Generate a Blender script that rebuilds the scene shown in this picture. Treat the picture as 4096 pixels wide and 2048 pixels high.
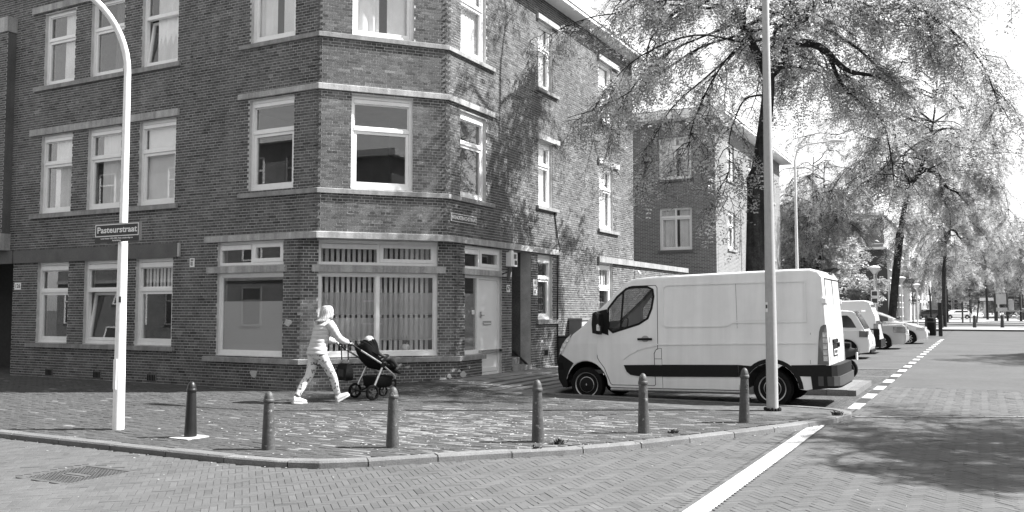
import bpy, bmesh, math, random
import numpy as np
from mathutils import Vector, Matrix
from mathutils.geometry import tessellate_polygon
R = math.radians
random.seed(7)
for o in list(bpy.data.objects): bpy.data.objects.remove(o)
S = bpy.context.scene
C = S.collection
# ------------------------------------------------------------------ camera, sky, sun, exposure
cam = bpy.data.cameras.new('camera'); co = bpy.data.objects.new('camera', cam); C.objects.link(co)
cam.sensor_width = 36; cam.lens = 36*3523/4096; cam.clip_end = 2000; cam.clip_start = .05
co.location = (0, 0, 1.62); co.rotation_euler = (R(90)+math.atan(212/3523), 0, R(28))
S.camera = co
SUN_AZ, SUN_EL = 29.0, 47.0          # degrees from +X towards +Y, and above the horizon
W = bpy.data.worlds.new('World'); S.world = W; W.use_nodes = True
nt = W.node_tree; nt.nodes.clear()
sk = nt.nodes.new('ShaderNodeTexSky'); sk.sky_type = 'NISHITA'; sk.sun_disc = False
sk.sun_elevation = R(SUN_EL); sk.sun_rotation = R(90-SUN_AZ); sk.air_density = 2.5; sk.dust_density = 0.3
bw = nt.nodes.new('ShaderNodeRGBToBW'); bg = nt.nodes.new('ShaderNodeBackground'); wo = nt.nodes.new('ShaderNodeOutputWorld')
nt.links.new(sk.outputs[0], bw.inputs[0]); nt.links.new(bw.outputs[0], bg.inputs[0]); nt.links.new(bg.outputs[0], wo.inputs[0])
bg.inputs[1].default_value = 0.09
sl = bpy.data.lights.new('sun', 'SUN'); sl.energy = 5.0; sl.angle = R(.53); sl.color = (1, 1, 1)
so = bpy.data.objects.new('sun', sl); C.objects.link(so); so.location = (30, 30, 40)
sd = Vector((math.cos(R(SUN_AZ))*math.cos(R(SUN_EL)), math.sin(R(SUN_AZ))*math.cos(R(SUN_EL)), math.sin(R(SUN_EL))))
so.rotation_euler = sd.to_track_quat('Z', 'Y').to_euler()
S.view_settings.view_transform = 'Standard'; S.view_settings.look = 'None'
S.view_settings.exposure = 1.45; S.view_settings.gamma = 1.0; S.view_settings.use_curve_mapping = False
S.render.engine = 'CYCLES'

# ------------------------------------------------------------------ materials
M = {}
def mat(name, v, rough=.75, spec=.4, metal=0., noise=None, bump=None, tone=False, coat=0., wear=None, streak=None):
    """grey procedural material; noise=(scale, amount), bump=(scale, strength), wear=(scale, threshold, value)"""
    m = bpy.data.materials.new(name); m.use_nodes = True; t = m.node_tree; N = t.nodes; Lk = t.links.new
    p = N['Principled BSDF']; p.inputs['Roughness'].default_value = rough; p.inputs['Metallic'].default_value = metal
    p.inputs['Specular IOR Level'].default_value = spec; p.inputs['Coat Weight'].default_value = coat; p.inputs['Coat Roughness'].default_value = .06
    rgb = N.new('ShaderNodeValue'); rgb.outputs[0].default_value = v; cur = rgb.outputs[0]
    tc = N.new('ShaderNodeTexCoord'); geo = N.new('ShaderNodeNewGeometry')
    def mul(a, b):
        x = N.new('ShaderNodeMath'); x.operation = 'MULTIPLY'; Lk(a, x.inputs[0])
        if isinstance(b, float): x.inputs[1].default_value = b
        else: Lk(b, x.inputs[1])
        return x.outputs[0]
    def tex(scale, detail=6, vec=None, rough_=.6):
        n = N.new('ShaderNodeTexNoise'); n.inputs['Scale'].default_value = scale; n.inputs['Detail'].default_value = detail; n.inputs['Roughness'].default_value = rough_
        Lk(vec or geo.outputs['Position'], n.inputs['Vector']); return n.outputs[0]
    def remap(a, lo, hi, o0, o1):
        x = N.new('ShaderNodeMapRange'); x.inputs[1].default_value = lo; x.inputs[2].default_value = hi; x.inputs[3].default_value = o0; x.inputs[4].default_value = o1
        Lk(a, x.inputs[0]); return x.outputs[0]
    if tone:
        a = N.new('ShaderNodeAttribute'); a.attribute_name = 'tone'; cur = mul(cur, a.outputs['Fac'])
    if noise:
        for sc, am in (noise if isinstance(noise, list) else [noise]):
            cur = mul(cur, remap(tex(sc), .3, .7, 1-am, 1+am))
    if streak:
        mp = N.new('ShaderNodeMapping'); mp.inputs['Scale'].default_value = (streak[0], streak[0], streak[0]*.06); Lk(geo.outputs['Position'], mp.inputs[0])
        cur = mul(cur, remap(tex(1., 5, mp.outputs[0]), .35, .65, 1-streak[1], 1+streak[1]))
    if wear:
        f = remap(tex(wear[0], 8), wear[1], wear[1]+.06, 0, 1)
        mx = N.new('ShaderNodeMix'); mx.data_type = 'FLOAT'; Lk(f, mx.inputs[0]); Lk(cur, mx.inputs[2]); mx.inputs[3].default_value = wear[2]; cur = mx.outputs[0]
    cb = N.new('ShaderNodeCombineColor'); [Lk(cur, cb.inputs[i]) for i in range(3)]
    Lk(cb.outputs[0], p.inputs['Base Color'])
    if bump:
        b = N.new('ShaderNodeBump'); b.inputs['Strength'].default_value = bump[1]; b.inputs['Distance'].default_value = .02
        Lk(tex(bump[0], 8), b.inputs['Height']); Lk(b.outputs[0], p.inputs['Normal'])
    M[name] = m; return m
mat('brick', .105, .85, .25, tone=True, noise=[(45., .22), (1.3, .22), (.45, .14)], bump=(90., .35), streak=(2.5, .17))
mat('mortar', .50, .95, .1, noise=[(3., .2), (40., .15)], bump=(120., .4))
mat('far_brick', .12, .9, .2, noise=[(2., .25), (25., .25)])
mat('stone', .34, .8, .3, noise=[(2.2, .2), (30., .15)], streak=(7., .22), bump=(60., .25), wear=(5., .68, .14))
mat('dark_stone', .115, .8, .3, noise=[(2.5, .2), (30., .15)], bump=(60., .25), wear=(3., .68, .2))
mat('white_paint', .80, .45, .5, noise=[(1.8, .05), (14., .04)], wear=(9., .74, .5))
mat('sill_stone', .25, .8, .3, noise=[(3., .22), (35., .15)], bump=(60., .25), streak=(9., .15))
mat('interior', .30, .9, .1, noise=(1., .2))
mat('curtain', .90, .9, .1, noise=(3., .08))
mat('net_curtain', .85, .9, .1, noise=(2., .12))
mat('blind', .9, .8, .2, noise=(4., .08))
mat('film', .50, .6, .4, noise=(3., .05))
mat('dark_curtain', .12, .9, .1, noise=(3., .2))
mat('door_white', .78, .4, .5, noise=(2., .04))
mat('roof_felt', .08, .9, .2, noise=(2., .2))
mat('road_paver', .100, .8, .3, tone=True, noise=[(.35, .10), (1.6, .10), (60., .14)], bump=(140., .3))
mat('walk_paver', .073, .85, .25, tone=True, noise=[(1.6, .15), (60., .18)], bump=(140., .3))
mat('joint', .105, .95, .1, noise=[(5., .35), (40., .2)])
mat('dark_joint', .10, .95, .1, noise=[(5., .35), (40., .2)])
mat('far_road', .098, .9, .15, noise=[(.5, .12), (9., .12)])
mat('asphalt', .14, .9, .2, noise=[(.2, .15), (6., .12)])
mat('light_paving', .34, .85, .2, noise=[(.5, .1), (8., .1)])
mat('tile', .22, .85, .25, tone=True, noise=[(1., .12), (40., .12)], bump=(100., .2))
mat('kerb', .165, .85, .3, tone=True, noise=[(4., .15), (70., .3)], bump=(90., .5))
mat('line_white', .50, .7, .3, tone=True, noise=[(6., .12), (60., .15)], wear=(28., .60, .18))
mat('pole', .56, .42, .5, noise=[(2.5, .05), (20., .05)], streak=(20., .05))
mat('bollard', .06, .55, .5, noise=[(5., .25), (40., .25)], wear=(14., .61, .26), bump=(40., .3))
mat('bollard_black', .012, .4, .5, noise=[(5., .3)], wear=(22., .78, .3), bump=(40., .1))
mat('van_white', .76, .30, .5, noise=[(1.2, .03), (6., .02)], coat=.6, streak=(5., .05))
mat('car_white', .78, .25, .5, coat=.8)
mat('car_silver', .42, .28, .6, metal=.25, coat=.8)
mat('car_dark', .03, .25, .5, coat=.8)
mat('black_plastic', .010, .6, .2, noise=(20., .2))
mat('grey_plastic', .055, .6, .4, noise=(15., .15))
mat('rubber', .014, .9, .1, noise=(30., .3), bump=(120., .3))
mat('gap', .012, .9, .1)
mat('steel', .42, .38, .6, metal=.7, noise=(20., .15))
mat('alu', .60, .32, .5, metal=.75, noise=(20., .08))
mat('chrome', .75, .12, .5, metal=1.)
mat('lamp_red', .10, .15, .6, coat=1.)
mat('lamp_clear', .55, .12, .6, coat=1., noise=(25., .4))
mat('lens', .70, .25, .5)
mat('plate', .62, .5, .4)
mat('sign_dark', .030, .45, .4, noise=(5., .15))
mat('sign_white', .80, .5, .4)
mat('enamel', .78, .35, .5)
mat('bark', .035, .95, .2, noise=[(6., .5), (30., .4)], bump=(14., 1.), streak=(9., .4))
mat('cable', .015, .7, .3)
mat('cabinet', .20, .6, .4, noise=[(3., .12), (30., .1)])
mat('cabinet_light', .45, .6, .4, noise=[(3., .12)])
mat('iron', .12, .6, .5, noise=[(8., .25), (60., .2)], metal=.3)
mat('soil', .07, .95, .1, noise=(8., .4), bump=(30., 1.))
mat('skin', .34, .55, .4, noise=(30., .05))
mat('hair', .40, .5, .4, streak=(70., .6))
mat('jacket', .50, .5, .4, noise=(20., .05))
mat('shoe', .55, .55, .4, noise=(30., .06))
mat('trousers', .62, .8, .2, noise=(12., .05), wear=(19., .55, .08))
mat('stroller_fabric', .012, .9, .1, noise=(40., .3))
mat('gable_dark', .065, .9, .2, noise=[(.6, .12), (12., .12)])
mat('far_white', .66, .7, .3, noise=(.8, .06))
mat('far_grey', .24, .8, .3, noise=(.8, .1))
mat('grass', .11, .95, .1, noise=[(1., .3), (20., .3)])
mat('pot', .75, .3, .5)
mat('leaf_pot', .07, .6, .4)
mat('wood_dark', .05, .85, .2, noise=(6., .3))
mat('play_panel', .42, .6, .3, noise=(2., .1))
def glass_mat(name, tint, ior, rough=0.0):
    m = bpy.data.materials.new(name); m.use_nodes = True; t = m.node_tree; t.nodes.clear()
    tr = t.nodes.new('ShaderNodeBsdfTransparent'); tr.inputs[0].default_value = (tint, tint, tint, 1)
    gl = t.nodes.new('ShaderNodeBsdfGlossy'); gl.inputs['Roughness'].default_value = rough; gl.inputs[0].default_value = (.95, .95, .95, 1)
    fr = t.nodes.new('ShaderNodeFresnel'); ge = t.nodes.new('ShaderNodeNewGeometry'); mr = t.nodes.new('ShaderNodeMapRange')
    mr.inputs[3].default_value = ior; mr.inputs[4].default_value = 1/ior; t.links.new(ge.outputs['Backfacing'], mr.inputs[0]); t.links.new(mr.outputs[0], fr.inputs[0])
    n = t.nodes.new('ShaderNodeTexNoise'); n.inputs['Scale'].default_value = 1.7; b = t.nodes.new('ShaderNodeBump'); b.inputs['Strength'].default_value = .012
    g = t.nodes.new('ShaderNodeNewGeometry'); t.links.new(g.outputs['Position'], n.inputs['Vector']); t.links.new(n.outputs[0], b.inputs['Height']); t.links.new(b.outputs[0], gl.inputs['Normal'])
    mx = t.nodes.new('ShaderNodeMixShader'); o = t.nodes.new('ShaderNodeOutputMaterial')
    t.links.new(fr.outputs[0], mx.inputs[0]); t.links.new(tr.outputs[0], mx.inputs[1]); t.links.new(gl.outputs[0], mx.inputs[2]); t.links.new(mx.outputs[0], o.inputs[0])
    M[name] = m
glass_mat('glass', .92, 1.6); glass_mat('car_glass', .55, 1.55); glass_mat('dark_glass', .12, 1.55)
def leaf_mat(name, v, trans):
    m = bpy.data.materials.new(name); m.use_nodes = True; t = m.node_tree; t.nodes.clear(); Lk = t.links.new
    d = t.nodes.new('ShaderNodeBsdfDiffuse'); tl = t.nodes.new('ShaderNodeBsdfTranslucent'); gl = t.nodes.new('ShaderNodeBsdfGlossy'); gl.inputs['Roughness'].default_value = .45
    a = t.nodes.new('ShaderNodeAttribute'); a.attribute_name = 'tone'
    for n, val in ((d, v), (tl, trans)):
        mm = t.nodes.new('ShaderNodeMath'); mm.operation = 'MULTIPLY'; mm.inputs[1].default_value = val; Lk(a.outputs['Fac'], mm.inputs[0])
        cb = t.nodes.new('ShaderNodeCombineColor'); [Lk(mm.outputs[0], cb.inputs[i]) for i in range(3)]; Lk(cb.outputs[0], n.inputs[0])
    ad = t.nodes.new('ShaderNodeAddShader'); Lk(d.outputs[0], ad.inputs[0]); Lk(tl.outputs[0], ad.inputs[1])
    mx = t.nodes.new('ShaderNodeMixShader'); mx.inputs[0].default_value = .06; Lk(ad.outputs[0], mx.inputs[1]); Lk(gl.outputs[0], mx.inputs[2])
    o = t.nodes.new('ShaderNodeOutputMaterial'); Lk(mx.outputs[0], o.inputs[0]); M[name] = m
leaf_mat('leaf', .23, .25); leaf_mat('leaf_dark', .13, .10); leaf_mat('leaf_far', .22, .18)

# ------------------------------------------------------------------ mesh helpers
OFF = {}
def V3(p): return Vector(p)
class MB:
    def __init__(s): s.v = []; s.f = []; s.t = []
    def add(s, vs, fs, tone=1.0):
        b = len(s.v); s.v += [tuple(p) for p in vs]; s.f += [tuple(i+b for i in f) for f in fs]; s.t += [tone]*len(fs); return s
    def hexa(s, p, tone=1.0, back=True):   # 8 corners: 0-3 back ring, 4-7 front ring
        f = [(4, 5, 6, 7), (0, 1, 5, 4), (1, 2, 6, 5), (2, 3, 7, 6), (3, 0, 4, 7)] + ([(3, 2, 1, 0)] if back else [])
        return s.add(p, f, tone)
    def box(s, x0, x1, y0, y1, z0, z1, tone=1.0, bottom=True):
        return s.hexa([(x0, y0, z0), (x1, y0, z0), (x1, y1, z0), (x0, y1, z0), (x0, y0, z1), (x1, y0, z1), (x1, y1, z1), (x0, y1, z1)], tone, bottom)
    def bar(s, a, b, w, h=None, up=(0, 0, 1)):
        a, b = V3(a), V3(b); h = h or w; d = (b-a).normalized(); x = d.cross(V3(up))
        if x.length < 1e-4: x = d.cross(V3((1, 0, 0)))
        x.normalize(); y = x.cross(d); c = []
        for e in (a, b):
            for sx, sy in ((-1, -1), (1, -1), (1, 1), (-1, 1)): c.append(e + x*sx*w/2 + y*sy*h/2)
        return s.hexa(c)
    def tube(s, pts, rad, n=8, cap=True, tone=1.0):
        pts = [V3(p) for p in pts]; m = len(pts); rs = rad if isinstance(rad, (list, tuple)) else [rad]*m
        vs = []; fs = []; px = None
        for i, p in enumerate(pts):
            d = (pts[min(i+1, m-1)] - pts[max(i-1, 0)]).normalized()
            if px is None:
                px = d.cross(V3((0, 0, 1)));
                if px.length < .05: px = d.cross(V3((1, 0, 0)))
            px = (px - d*px.dot(d)).normalized(); py = d.cross(px)
            for k in range(n):
                a = 2*math.pi*k/n; vs.append(p + (px*math.cos(a) + py*math.sin(a))*rs[i])
        for i in range(m-1):
            for k in range(n):
                k2 = (k+1) % n; fs.append((i*n+k, i*n+k2, (i+1)*n+k2, (i+1)*n+k))
        if cap: fs += [tuple(range(n-1, -1, -1)), tuple((m-1)*n+k for k in range(n))]
        return s.add(vs, fs, tone)
    def lathe(s, prof, n=20, c=(0, 0, 0), axis='z', ringed=False):
        vs = []; fs = []; m = len(prof)
        for r, z in prof:
            for k in range(n):
                a = 2*math.pi*k/n; x, y = r*math.cos(a), r*math.sin(a)
                p = (x, y, z) if axis == 'z' else ((x, z, y) if axis == 'y' else (z, x, y))
                vs.append((p[0]+c[0], p[1]+c[1], p[2]+c[2]))
        for i in range(m-1):
            for k in range(n): k2 = (k+1) % n; fs.append((i*n+k, i*n+k2, (i+1)*n+k2, (i+1)*n+k))
        if ringed: fs += [((m-1)*n+k, (m-1)*n+(k+1) % n, (k+1) % n, k) for k in range(n)]
        else: fs += [tuple(range(n-1, -1, -1)), tuple((m-1)*n+k for k in range(n))]
        return s.add(vs, fs)
    def loft(s, rings, cap=True):
        n = len(rings[0]); vs = [p for r in rings for p in r]; fs = []
        for i in range(len(rings)-1):
            for k in range(n): k2 = (k+1) % n; fs.append((i*n+k, i*n+k2, (i+1)*n+k2, (i+1)*n+k))
        if cap: fs += [tuple(range(n-1, -1, -1)), tuple((len(rings)-1)*n+k for k in range(n))]
        return s.add(vs, fs)
    def prism(s, poly, z0, z1):             # plan polygon extruded in z
        n = len(poly); vs = [(x, y, z0) for x, y in poly] + [(x, y, z1) for x, y in poly]
        return s.add(vs, [tuple(range(n-1, -1, -1)), tuple(range(n, 2*n))] + [(k, (k+1) % n, n+(k+1) % n, n+k) for k in range(n)])
    def build(s, name, m, parent=None, smooth=None, recalc=True):
        me = bpy.data.meshes.new(name); v = np.array(s.v, float).reshape(-1, 3)
        off = OFF.get(parent.name) if parent else None
        if off is not None: v = v - np.array(off)
        me.from_pydata(v.tolist(), [], s.f)
        if recalc:
            b = bmesh.new(); b.from_mesh(me); bmesh.ops.recalc_face_normals(b, faces=b.faces); b.to_mesh(me); b.free()
        if min(s.t, default=1) != max(s.t, default=1) or (m and m.name in TONED):
            a = me.attributes.new('tone', 'FLOAT', 'FACE'); a.data.foreach_set('value', np.array(s.t, np.float32))
        if m: me.materials.append(m)
        if smooth:
            me.polygons.foreach_set('use_smooth', [True]*len(me.polygons))
            if smooth < 180: me.set_sharp_from_angle(angle=R(smooth))
        o = bpy.data.objects.new(name, me); C.objects.link(o)
        if parent:
            o.parent = parent
            if off is not None: OFF[o.name] = off
        return o
TONED = {'brick', 'road_paver', 'walk_paver', 'tile', 'kerb', 'line_white', 'leaf', 'leaf_dark', 'leaf_far'}
def tag(o, label=None, cat=None, group=None, kind=None):
    for k, v in (('label', label), ('category', cat), ('group', group), ('kind', kind)):
        if v: o[k] = v
    return o
def thing(name, label, cat, loc=(0, 0, 0), rotz=0., group=None, world=False):
    """an Empty at the thing's base; world=True: its parts are written in world coordinates"""
    o = bpy.data.objects.new(name, None); C.objects.link(o); o.location = loc; o.rotation_euler = (0, 0, rotz); o.empty_display_size = .2
    if world: OFF[o.name] = tuple(loc)
    return tag(o, label, cat, group)
def dup(o, parent=None, loc=None, rotz=None):
    c = o.copy(); C.objects.link(c); c.parent = parent
    for ch in list(o.children): dup(ch, c)
    if loc is not None: c.location = loc
    if rotz is not None: c.rotation_euler = (0, 0, rotz)
    return c
class Fr:                                    # a wall plane: u along it, z up, d outward
    def __init__(s, o, u, n): s.o = V3((o[0], o[1], 0)); s.u = V3((u[0], u[1], 0)).normalized(); s.n = V3((n[0], n[1], 0)).normalized()
    def p(s, u, z, d=0.): return s.o + s.u*u + s.n*d + V3((0, 0, z))
    def box(s, mb, u0, u1, z0, z1, d0, d1, tone=1.0, back=True):
        q = [s.p(u0, z0, d0), s.p(u1, z0, d0), s.p(u1, z1, d0), s.p(u0, z1, d0), s.p(u0, z0, d1), s.p(u1, z0, d1), s.p(u1, z1, d1), s.p(u0, z1, d1)]
        return mb.hexa(q, tone, back)
def inpoly(x, y, P):
    c = False; j = len(P)-1
    for i in range(len(P)):
        if (P[i][1] > y) != (P[j][1] > y) and x < (P[j][0]-P[i][0])*(y-P[i][1])/(P[j][1]-P[i][1])+P[i][0]: c = not c
        j = i
    return c
def sstep(a, b, x):
    t = max(0., min(1., (x-a)/(b-a))); return t*t*(3-2*t)
def text(body, size, m, parent, mw, name, depth=.002, sx=1.0):
    """flat printed lettering turned into a mesh; mw places its own x (right) and y (up)"""
    cu = bpy.data.curves.new(name, 'FONT'); cu.body = body; cu.size = size; cu.align_x = 'CENTER'; cu.align_y = 'CENTER'; cu.extrude = depth; cu.offset = size*.022
    cu.resolution_u = 2
    ob = bpy.data.objects.new(name, cu); C.objects.link(ob)
    dg = bpy.context.evaluated_depsgraph_get(); me = bpy.data.meshes.new_from_object(ob.evaluated_get(dg))
    bpy.data.objects.remove(ob); me.transform(Matrix.Diagonal((sx, 1, 1, 1))); me.transform(mw)
    off = OFF.get(parent.name)
    if off is not None: me.transform(Matrix.Translation([-a for a in off]))
    me.materials.clear(); me.materials.append(m)
    o = bpy.data.objects.new(name, me); C.objects.link(o); o.parent = parent; return o
def face_mat(o, x, n):                       # matrix: text x axis, normal
    x = V3(x).normalized(); n = V3(n).normalized(); y = n.cross(x)
    return Matrix(((x.x, y.x, n.x, o[0]), (x.y, y.y, n.y, o[1]), (x.z, y.z, n.z, o[2]), (0, 0, 0, 1)))
# ------------------------------------------------------------------ ground, road, pavement
def zg(x, y): return .15*sstep(0, 1, (-7.6-x)/2.1)*sstep(13.8, 16.0, y)
def zpark(x): return -.075 - .0204*(-2.0-x)
CAMV = (Vector((-math.sin(R(28)), math.cos(R(28)), 0)), Vector((math.cos(R(28)), math.sin(R(28)), 0)))
def inframe(x, y, z=0., m=0.):
    d = x*CAMV[0].x + y*CAMV[0].y; l = x*CAMV[1].x + y*CAMV[1].y
    if d < 1: return False
    return abs(l/d) < .581+m and -1.02 < ((z-1.62)/d-.0602)*3523/1024 < 1.0
g = MB(); g.add([(-900, -900, -.4), (900, -900, -.4), (900, 1500, -.4), (-900, 1500, -.4)], [(0, 1, 2, 3)])
tag(g.build('ground', M['asphalt']), kind='structure')
rd = MB(); zr = -.078
for x0, x1, y0, y1 in ((-70, 40, -6, 15.5), (-2, 9, 15.5, 76)):
    rd.add([(x0, y0, zr), (x1, y0, zr), (x1, y1, zr), (x0, y1, zr)], [(0, 1, 2, 3)])
road = tag(rd.build('road', M['joint']), kind='structure')
pk = MB(); pk.add([(-7.5, 15.4, zpark(-7.5)-.008), (-2, 15.4, zpark(-2)-.008), (-2, 76, zpark(-2)-.008), (-7.5, 76, zpark(-7.5)-.008)], [(0, 1, 2, 3)])
parking = tag(pk.build('parking_strip', M['dark_joint']), kind='structure')

KP = [(-40, 7.17), (-8.2, 7.17), (-7.3, 7.18), (-6.7, 7.24), (-6.25, 7.40), (-5.85, 7.72), (-5.35, 8.32), (-4.85, 8.86), (-4.3, 9.4), (-3.8, 10.08), (-3.35, 10.88), (-2.8, 11.92), (-2.3, 13.0), (-1.98, 13.9), (-1.83, 14.6), (-1.86, 15.0), (-2.05, 15.28), (-2.35, 15.43), (-2.8, 15.5), (-7.2, 15.5), (-7.36, 15.58), (-7.4, 15.75), (-7.4, 74)]
WALK = KP + [(-40, 74)]
KW = .17
def resample(P, step):
    out = [P[0]]; acc = 0
    for a, b in zip(P, P[1:]):
        L = math.dist(a, b); n = max(1, round(L/step))
        out += [(a[0]+(b[0]-a[0])*k/n, a[1]+(b[1]-a[1])*k/n) for k in range(1, n+1)]
    return out
pv = MB(); W2 = [(x, y) for x, y in WALK]
pv.add([(x, y, -.016) for x, y in W2], tessellate_polygon([[Vector((x, y, 0)) for x, y in W2]]))
cs = .3
for i in range(18):
    for j in range(95):
        x, y = -12.9+i*cs, 13.2+j*cs
        if x+cs > -7.45: continue
        q = [(x+a*cs, y+b*cs, zg(x+a*cs, y+b*cs)-.012) for a, b in ((0, 0), (1, 0), (1, 1), (0, 1))]
        if max(p[2] for p in q) > -.009: pv.add(q, [(0, 1, 2, 3)])
pavement = tag(pv.build('pavement', M['joint']), kind='structure')

def pieces(lst, L, Wd, H, m, parent, name, nmax=300, gap=.006, bev=.004):
    """lst: (x, y, z_top, angle, tone). the nmax that show largest become objects, the rest one mesh"""
    vis = [(a[0]**2+a[1]**2, k) for k, a in enumerate(lst) if inframe(a[0], a[1], a[2], -.004)]; vis.sort()
    pick = set(k for _, k in vis[:nmax]); var = {}; rest = MB(); l, w = (L-gap)/2, (Wd-gap)/2
    base = [(-l, -w, -H), (l, -w, -H), (l, w, -H), (-l, w, -H), (-l, -w, -bev), (l, -w, -bev), (l, w, -bev), (-l, w, -bev), (-l+bev, -w+bev, 0), (l-bev, -w+bev, 0), (l-bev, w-bev, 0), (-l+bev, w-bev, 0)]
    F = [(8, 9, 10, 11)] + [(a, (a+1) % 4, 4+(a+1) % 4, 4+a) for a in range(4)] + [(4+a, 4+(a+1) % 4, 8+(a+1) % 4, 8+a) for a in range(4)]
    for k, (x, y, z, an, tn) in enumerate(lst):
        if k in pick:
            q = round(tn*8)/8
            if q not in var:
                b = MB(); b.add(base, F, q); o = b.build(name, m, parent, recalc=False); var[q] = o.data
            else:
                o = bpy.data.objects.new(name, var[q]); C.objects.link(o); o.parent = parent
            o.location = (x, y, z); o.rotation_euler = (random.uniform(-.006, .006), random.uniform(-.006, .006), an)
        else:
            c, s_ = math.cos(an), math.sin(an)
            rest.add([(x+a*c-b*s_, y+a*s_+b*c, z+h) for a, b, h in base], F, tn)
    if rest.v:
        o = rest.build(name+'_field', m, parent, recalc=False); o['kind'] = 'stuff'
# --- road: herringbone clinkers laid at 45 degrees
KI = [(x, y) for x, y in KP]
RW = [(-60, 7.1)] + [(x, y) for x, y in KP[1:-3]] + [(-7.2, 15.5), (-60, 15.5)]
lst = []; n = 3; Wp = .0667; ca, sa = math.cos(R(45)), math.sin(R(45))
MH = (-8.22, 5.98, .43)
def border_y(x): return 14.62 + 1.35*sstep(-3.2, 1.6, x)*.75 + .42*(x+1.82)*.55 if x > -1.9 else 14.5
for k in range(-170, 330):
    for m_ in range(-40, 60):
        for kind in (0, 1):
            if kind == 0: u, v, an = k+2*n*m_+n/2, k+.5, 0.
            else: u, v, an = k+2*n*m_+n+.5, k+1-n/2, math.pi/2
            u *= Wp; v *= Wp
            x = u*ca - v*sa - 4.; y = u*sa + v*ca + 8.
            if not (4.0 < y < 21 and -13.5 < x < 2.6): continue
            d = -.469*x+.883*y; l_ = .883*x+.469*y
            if d < 3 or abs(l_/d) > .68 or (y < 7.2 and d < 6.3): continue
            if y > 15.45 and x < -1.86: continue
            if -2.29 < x < -2.02 and y < 13.62: continue
            if abs(x-MH[0]) < MH[2] and abs(y-MH[1]) < MH[2]: continue
            if inpoly(x, y, RW) and y > 7.1: continue
            if x > -1.95 and abs(y-border_y(x)) < .07: continue
            far = sstep(18, 26, y)
            t = 1+random.gauss(0, .06)*(1-far*.5)
            if random.random() < .04: t *= random.choice((.86, 1.12))
            lst.append((x, y, -.07+random.gauss(0, .0012), R(45)+an, max(.6, min(1.4, t))))
pieces(lst, .2, Wp, .02, M['road_paver'], road, 'paver', gap=.0032, bev=.002)
fr = MB(); fr.add([(-1.86, 20.95, -.069), (9, 20.95, -.069), (9, 76, -.069), (-1.86, 76, -.069)], [(0, 1, 2, 3)]); fr.build('far_carriageway', M['far_road'], road)
fr = MB(); fr.add([(2.4, 15.5, -.069), (9, 15.5, -.069), (9, 20.95, -.069), (2.4, 20.95, -.069)], [(0, 1, 2, 3)])
fr.add([(2.4, -6, -.069), (40, -6, -.069), (40, 15.5, -.069), (2.4, 15.5, -.069)], [(0, 1, 2, 3)]); fr.build('side_carriageway', M['far_road'], road)
# --- white line of three rows of painted clinkers
lst = []
for c in range(3):
    for j in range(48):
        y = 4.1+.2*j+(.1 if c % 2 else 0)
        if y < 13.45+c*.04: lst.append((-2.222+c*.0667, y, -.066, math.pi/2, random.uniform(.9, 1.06)))
pieces(lst, .2, Wp, .02, M['line_white'], road, 'white_paver', gap=.009)
# --- block marking between road and parking bays
lst = []; dk = []; y = 16.05; on = True
while y < 56:
    for j in range(15):
        t = (-1.965, y+j*.0667, -.066, 0., random.uniform(.88, 1.05) if on else random.uniform(.45, .6))
        (lst if on else dk).append(t)
    y += 15*.0667; on = not on
pieces(lst, .2, Wp, .02, M['line_white'], road, 'marking_paver'); pieces(dk, .2, Wp, .02, M['road_paver'], road, 'dark_marking_paver', 120)
# --- light flush border across the street mouth
bs = []; X = [-1.8+.45*i for i in range(12)]
bm_ = MB()
for i, (a, b) in enumerate(zip(X, X[1:])):
    q = MB(); t = random.uniform(1.1, 1.35); z0, z1 = -.12, -.063
    e = .006; y0, y1 = border_y(a+e), border_y(b-e)
    q.hexa([(a+e, y0-.055, z0), (b-e, y1-.055, z0), (b-e, y1+.055, z0), (a+e, y0+.055, z0), (a+e, y0-.055, z1), (b-e, y1-.055, z1), (b-e, y1+.055, z1), (a+e, y0+.055, z1)], t)
    q.build('border_stone', M['kerb'], road)
# --- parking bays: clinkers in rows, with light divider rows
lst = []; BAY = [18.2, 21.5, 23.9, 26.3, 28.7, 31.1, 33.5]
for j in range(int((27-15.5)/.2)):
    for i in range(int(5.3/.0667)):
        x = -7.35+i*.0667; y = 15.55+j*.2+(.1 if i % 2 else 0)
        if -7.2 < x < -2.3 and 18.5 < y < 21.2: continue
        if x > -2.07: continue
        if y > 22 and x < -5.5: continue
        lst.append((x, y, zpark(x), math.pi/2, max(.6, 1+random.gauss(0, .13))))
pieces(lst, .2, Wp, .02, M['walk_paver'], parking, 'bay_paver')
q = MB()
q.add([(-7.4, 27, zpark(-7.4)+.001), (-2.07, 27, zpark(-2.07)+.001), (-2.07, 76, zpark(-2.07)+.001), (-7.4, 76, zpark(-7.4)+.001)], [(0, 1, 2, 3)]); q.build('far_bays', M['far_road'], parking)
for y in [24.0, 27.2, 30.0, 31.5, 34.9, 38.8, 43.2, 46.2, 50.5]:
    q = MB(); q.hexa([(-4.6, y, -.3), (-2.09, y, -.3), (-2.09, y+.09, -.3), (-4.6, y+.09, -.3), (-4.6, y, zpark(-4.6)+.006), (-2.09, y, zpark(-2.09)+.006), (-2.09, y+.09, zpark(-2.09)+.006), (-4.6, y+.09, zpark(-4.6)+.006)], 1.)
    q.build('bay_line', M['tile'], parking)
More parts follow.
